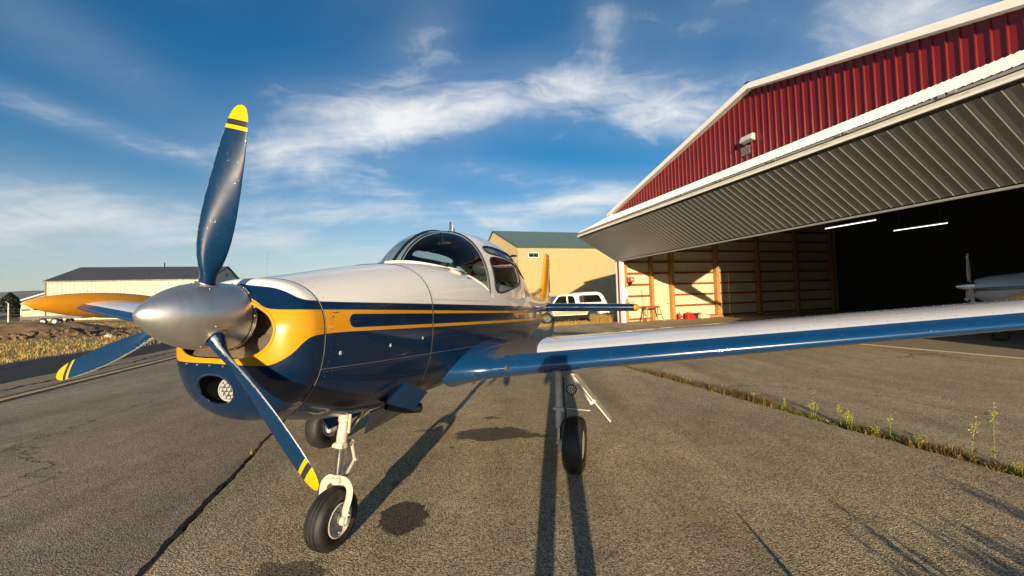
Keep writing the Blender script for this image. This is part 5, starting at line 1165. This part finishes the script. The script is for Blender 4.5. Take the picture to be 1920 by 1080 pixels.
# earth mound and rocks
def lump(name, label, cen, sx, sy, h, seed, mt, par=None, cat=None, ang=None):
    r = np.random.default_rng(seed); n, k_ = 46, 30; us = np.linspace(-1, 1, n); vs_ = np.linspace(-1, 1, k_); g_ = np.zeros((n, k_, 3)); ph = r.uniform(0, 6.3, (7, 3)); o = gpos(cen)
    for i, u in enumerate(us):
        for j, v in enumerate(vs_):
            e_ = max(0, 1-u*u)**.7*max(0, 1-v*v)**.8; b_ = sum(math.sin(u*f*2.3+p[0])*math.sin(v*f*1.7+p[1])/(f**.7) for f, p in zip((1, 2, 3.3, 5, 7, 11, 17), ph))
            w_ = D1*u*sx+D0*v*sy; z = terrain((o+w_)@D1, (o+w_)@D0)-o[2]; g_[i, j] = w_+V(0, 0, z-.06+h*e_*(.75+.32*b_))
    ob = tag(MB().grid(g_).build(name, MATS[mt], ang=180), label, cat); ob.location = o; return ob
simple('mound_earth', (.13,.085,.045), .95, var=.55, vscale=2.2, bump=.8, bscale=14, dirt=(.30,.20,.09), dscale=1.6)
lump('earth_mound', 'long brown earth mound at the left picture edge', at_depth(28, 31), 6.5, 2.6, .95, 3, 'mound_earth', cat='mound')
lump('earth_mound', 'low dark earth mound below the tip tank', at_depth(130, 27), 4.5, 1.8, .55, 8, 'mound_earth', cat='mound')
def clods():
    r = np.random.default_rng(31); m_ = MB()
    for cpx, dep, n in ((28, 31, 260), (130, 27, 170)):
        o = at_depth(cpx, dep); sx, sy, h = ((6.0, 2.3, .62), (4.1, 1.6, .36))[cpx > 100]
        for _ in range(n):
            u, v = r.uniform(-1, 1, 2); w_ = o+D1*u*sx+D0*v*sy; z = terrain(w_@D1, w_@D0)+h*max(0, 1-u*u)**.7*max(0, 1-v*v)**.8; s_ = r.gamma(2, .045)+.03
            k0 = m_.nv; m_.ball((0, 0, 0), (1.3, 1, .8), 6, 4); m_.v[-1] = m_.v[-1]*(1+.22*r.normal(size=(len(m_.v[-1]), 1)))*s_+V(w_[0], w_[1], z)
    tag(m_.build('earth_clods', MATS['mound_earth'], ang=20), 'loose clods strewn over the earth mounds', 'clods', kind='stuff')
clods()
simple('stone', (.42,.38,.32), .9, var=.3, vscale=5)
for i, (px, dep, s_, lb_) in enumerate(((205, 26.5, .22, 'pale rounded stone right of the low mound'), (186, 27, .12, 'small pale stone left of the rounded one'), (34, 27, .18, 'grey stone at the foot of the long mound'))):
    r = np.random.default_rng(i); m_ = MB().ball((0, 0, .3), (1.4, 1, .8), 12, 8); m_.v[0] = m_.v[0]*(1+.18*r.normal(size=(len(m_.v[0]), 1)))*s_
    ob = tag(m_.build('stone', MATS['stone'], ang=25), lb_, 'stone'); ob.location = at_depth(px, dep)
# grass: dry field, verge beside the pickup
def field_grass():
    r = np.random.default_rng(11); m_ = MB(); n = 26000
    q = -13.4-30*r.random(n)**1.6; p = r.uniform(2, 60, n); ok = (p > 4)
    w_ = q[:, None]*D1+p[:, None]*D0; w_[:, 2] = terrain(q, p); dep = w_[:, 1]; az_ = np.degrees(np.arctan2(w_[:, 0], w_[:, 1])); ok &= (az_ > -58) & (az_ < -28)
    cl_ = np.sin(q*.9+1)*np.sin(p*.7)+r.normal(0, .6, n); ok &= cl_ > -.5
    blades(m_, w_[ok], .17, .035, 1.1, r); tag(m_.build('field_grass', MATS['dry_blades'], smooth=False, fix=False), 'dry golden grass on the field across the taxiway', 'grass', kind='stuff')
    m_ = MB(); n = 22000; q = r.uniform(-4, 12.9, n); p = 20.72+r.gamma(1.6, 1.0, n); ok = r.random(n) < np.clip(1.2-.16*(p-20.7), .1, 1); w_ = q[:, None]*D1+p[:, None]*D0; w_[:, 2] = -.06
    pp = w_@D0; ok &= (pp < 21.9) | (r.random(n) < .35); blades(m_, w_[ok], .15, .022, 1.0, r)
    n = 1500; q = r.normal(12.55, .28, n); p = r.normal(21.5, .35, n); ok = (q < 12.9) & (p > 20.8); w_ = q[:, None]*D1+p[:, None]*D0; w_[:, 2] = -.06; blades(m_, w_[ok], .55, .02, .9, r)
    n = 7000; q = r.uniform(-12, 13, n); p = r.uniform(23, 38, n); w_ = q[:, None]*D1+p[:, None]*D0; w_[:, 2] = -.06; blades(m_, w_, .35, .03, .8, r)
    tag(m_.build('verge_grass', MATS['dry_blades'], smooth=False, fix=False), 'dry grass verge around the pickup and tan building', 'grass', kind='stuff')
    m_ = MB(); m2 = MB()
    for P_, dens in ((rng.uniform(-2.5, 20, 420), 14), (rng.uniform(0, 9.5, 520), 22)):
        for p in P_:
            q = 5.105+rng.normal(0, .035); k = rng.integers(4, dens); sp = rng.normal(0, .03, (k, 2)); ro = np.stack([Gp(q+a, p+b_, -.022) for a, b_ in sp]); blades(m_ if rng.random() < .66+.3*math.sin(p*3.1) else m2, ro, rng.uniform(.03, .15)*(1+.6*math.sin(p*2.3)*math.sin(p*.9+1)), .008, 1.5, rng)
    tag(m_.build('joint_grass', MATS['mixed_blades'], smooth=False, fix=False), 'low dry weeds filling the pavement joint', 'weeds', kind='stuff')
    tag(m2.build('joint_grass', MATS['green_blades'], smooth=False, fix=False), 'low green weeds mixed into the pavement joint', 'weeds', kind='stuff')
field_grass()
def tall_weed(pos, h, n, label, seed, group=None):
    r = np.random.default_rng(seed); t = tag(empty('weed_plant', loc=pos), label, 'weed', group or 'tall weeds in the pavement joint'); st, lf_, fl = MB(), MB(), MB()
    for _ in range(n):
        a = r.uniform(0, 6.28); b0 = V(math.cos(a), math.sin(a), 0)*r.uniform(0, .03); ln = r.uniform(.02, .13)*h; hh = h*r.uniform(.7, 1.05); d = V(math.cos(a), math.sin(a), 0)*ln
        path = smoothpath([b0, b0+d*.25+V(0, 0, hh*.4), b0+d*.6+V(0, 0, hh*.75), b0+d+V(0, 0, hh)], 9); st.tube(path, np.linspace(.0030, .0012, 9), 5)
        for k in range(int(52*h/.6)+10):
            u = r.uniform(.05, .92); c = path[int(u*8)]; a2 = r.uniform(0, 6.28); L_ = r.uniform(.025, .06)*(1.25-u)*(h/.5)**.4; e_ = V(math.cos(a2), math.sin(a2), r.uniform(.1, .9)); e_ /= np.linalg.norm(e_); s_ = np.cross(e_, [0, 0, 1])*.20*L_
            lf_.add([c, c+e_*L_*.5+s_, c+e_*L_, c+e_*L_*.5-s_], [(0,1,2,3)])
        for k in range(int(60*h/.6)):
            u = r.uniform(.72, 1.02); c = path[min(int(u*8), 8)]+r.normal(0, .010+.012*h, 3)*V(1, 1, .8); s_ = r.uniform(.003, .007); d1_ = r.normal(size=3); d1_ /= np.linalg.norm(d1_); d2_ = np.cross(d1_, r.normal(size=3)); d2_ /= np.linalg.norm(d2_)
            fl.add([c-d1_*s_, c+d2_*s_, c+d1_*s_, c-d2_*s_], [(0,1,2,3)])
    st.build('stem', MATS['weed_leaf'], t); lf_.build('leaves', MATS['weed_leaf'], t, smooth=False, fix=False); fl.build('flowers', MATS['weed_flower'], t, smooth=False, fix=False); return t
WEEDS = [(1835,858,.60,1,'tall thin yellow weed, the left of the two tallest'),(1868,872,.58,1,'tall thin yellow weed, the right of the two tallest'),(1590,803,.22,7,'dense bright green weed clump in the pavement joint'),(1487,766,.20,3,'short upright green weed nearest the wing'),(1530,782,.26,4,'upright green weed second out from the wing'),
         (1578,797,.30,2,'thin weed just left of the dense clump'),(1690,818,.34,1,'single pale weed stalk right of the dense clump'),(1745,832,.14,5,'low bushy weed between the single stalk and the tall pair'),(1645,815,.12,5,'low dry weed right beside the dense clump'),(1440,750,.16,2,'small weed stalk farthest along the joint'),(1900,890,.12,6,'low weed at the right picture edge')]
for i, (px, py, h, n, lb_) in enumerate(WEEDS):
    w_ = hit(px, py, 0); q, p = w_@D1, w_@D0; tall_weed(Gp(5.105+.02*math.sin(i*3.1), p, -.022), h, n, lb_, 40+i)
w_ = hit(470, 852, 0); tall_weed(Gp(-1.57, w_@D0, -.036), .07, 3, 'tiny weed sprouting from the dark pavement crack', 90)

# ------------------------------------------------------------------ behind the camera: the photographer, a stake added for its shadow, tall weeds
def person():
    o = V(-.045, -.40, 0); t = tag(empty('person', loc=o), 'person in dark jacket and trousers holding up a phone, whose shadow reaches the wing', 'person')
    J = {'pel': (0,0,.96), 'sp1': (0,.0,1.12), 'sp2': (0,-.01,1.30), 'neck': (0,-.01,1.47), 'head0': (0,.0,1.54), 'head1': (0,.03,1.64), 'head2': (0,.01,1.72),
         'hl': (-.10,0,.90), 'kl': (-.125,.02,.50), 'al': (-.135,-.02,.09), 'fl': (-.15,.15,.045), 'hr': (.10,0,.90), 'kr': (.125,.02,.50), 'ar': (.135,-.02,.09), 'fr': (.15,.15,.045),
         'shl': (-.18,-.01,1.42), 'el': (-.24,.12,1.22), 'wl': (-.115,.31,1.53), 'pl': (-.085,.335,1.60), 'shr': (.18,-.01,1.42), 'er': (.24,.12,1.22), 'wr': (.115,.31,1.53), 'pr': (.085,.335,1.60)}
    Rr = dict(pel=.15, sp1=.14, sp2=.155, neck=.062, head0=.075, head1=.098, head2=.085, hl=.10, kl=.068, al=.052, fl=.042, hr=.10, kr=.068, ar=.052, fr=.042, shl=.075, el=.052, wl=.034, pl=.036, shr=.075, er=.052, wr=.034, pr=.036)
    E_ = [('pel','sp1'),('sp1','sp2'),('sp2','neck'),('neck','head0'),('head0','head1'),('head1','head2'),('pel','hl'),('hl','kl'),('kl','al'),('al','fl'),('pel','hr'),('hr','kr'),('kr','ar'),('ar','fr'),('sp2','shl'),('shl','el'),('el','wl'),('wl','pl'),('sp2','shr'),('shr','er'),('er','wr'),('wr','pr')]
    names = list(J)
    for s, sd in ((-1, 'l'), (1, 'r')):
        for f in range(5):
            prev = 'p'+sd
            base_ = V(s*.085, .335, 1.60); tipd = (V(-s*.03, .03, .045-.022*f) if f < 4 else V(-s*.02, -.02, .05))
            for k in (1, 2): nm = f'{sd}{f}{k}'; names.append(nm); J[nm] = tuple(base_+tipd*k*.75+V(0, -.012*k if f < 4 else 0, 0)); Rr[nm] = .0095; E_.append((prev, nm)); prev = nm
    me = bpy.data.meshes.new('person_body'); ix = {n: i for i, n in enumerate(names)}; me.from_pydata([J[n] for n in names], [(ix[a], ix[b_]) for a, b_ in E_], [])
    ob = link('body', me, None, t); bm = bmesh.new(); bm.from_mesh(me); lay = bm.verts.layers.skin.verify(); bm.verts.ensure_lookup_table()
    for n in names: bm.verts[ix[n]][lay].radius = (Rr[n], Rr[n]); bm.verts[ix[n]][lay].use_root = (n == 'pel')
    bm.to_mesh(me); bm.free(); ob.modifiers.new('skin', 'SKIN').use_smooth_shade = True; sd = ob.modifiers.new('sub', 'SUBSURF'); sd.levels = sd.render_levels = 2
    mt, g, b = mat('person_clothes'); x, y, z = g.sep(g.obj())[:3]
    c = g.mix(g.step(z, .93, .94), (.02,.025,.04), (.035,.035,.04)); c = g.mix(g.step(z, 1.49, 1.50), c, (.45,.27,.19)); c = g.mix(g.math('GREATER_THAN', z, 1.69), c, (.05,.03,.02)); c = g.mix(g.math('LESS_THAN', z, .10), c, (.03,.02,.015))
    g.set(b.inputs['Base Color'], c); b.inputs['Roughness'].default_value = .8; me.materials.append(mt)
    fc = MB(); [fc.ball((s*.034, .118, 1.645), (.014, .008, .010), 8, 6) for s in (-1, 1)]; fc.ball((0, .128, 1.61), (.014, .018, .026), 8, 6).ball((0, .112, 1.565), (.026, .01, .008), 8, 6); [fc.ball((s*.098, .02, 1.63), (.012, .022, .032), 8, 6) for s in (-1, 1)]
    fc.build('face_features', MATS['skin'], t)
    ph = tag(empty('phone', loc=V(0, -.036, 1.645)), 'black phone held level in both hands', 'phone'); MB().box((0, 0, 0), (.155, .008, .074)).build('case', MATS['black'], ph, smooth=False, bevel=.003); MB().box((0, -.0052, 0), (.145, .001, .066)).build('screen', MATS['tinted_glass'], ph, smooth=False)
person()
sk = hit(1370, 947, 0); hs_ = .36; b0 = sk-V(SDIR[0], SDIR[1], 0)/math.cos(el)*hs_/math.tan(el)  # unseen stake added so its tip shadow lands at this spot
t = tag(empty('shadow_stake', loc=(b0[0], b0[1], 0)), 'tapered stake added out of view right of the camera to cast a pointed shadow', 'stake')
MB().tube([(0,0,-.05),(0,0,hs_*.55),(0,0,hs_)], [.040,.024,.002], 6).build('shaft', MATS['wood_post'], t); MB().tube([(0,0,.10),(0,0,.13)], .0375, 6).build('band', MATS['red_plastic'], t)
def far_weeds():
    r = np.random.default_rng(77); k = 0
    for px, py in [(1880,960),(1850,1000),(1915,1040),(1890,1075),(1840,1075),(1560,935),(1640,930),(1600,1000),(1700,1020),(1760,985),(1840,930),(1900,1000),(1690,1060),(1860,1060),(1780,900),(1905,900),(1820,1000),(1730,950),(1790,1050)]:
        tgt = hit(px, py, 0); h = r.uniform(.34, .52); b_ = tgt-V(SDIR[0], SDIR[1], 0)/math.cos(el)*h*.95/math.tan(el); k += 1
        tall_weed(V(b_[0], b_[1], 0), h, 7 if px < 1750 else 14, 'slender weed beside the camera, seen as a streak of shadow on the asphalt', 200+k, 'weeds beside the camera')
far_weeds()

# ------------------------------------------------------------------ air
hz = bpy.data.materials.new('haze_air'); hz.use_nodes = True; g_ = hz.node_tree; g_.nodes.remove(g_.nodes['Principled BSDF'])
pv = g_.nodes.new('ShaderNodeVolumePrincipled'); pv.inputs['Color'].default_value = (.78, .86, .95, 1); pv.inputs['Density'].default_value = HAZE; pv.inputs['Anisotropy'].default_value = 0.0
g_.links.new(pv.outputs[0], g_.nodes['Material Output'].inputs['Volume'])
tag(MB().box2((-5600, -5600, -3), (5600, 5600, 270)).build('haze', hz, smooth=False), kind='stuff')
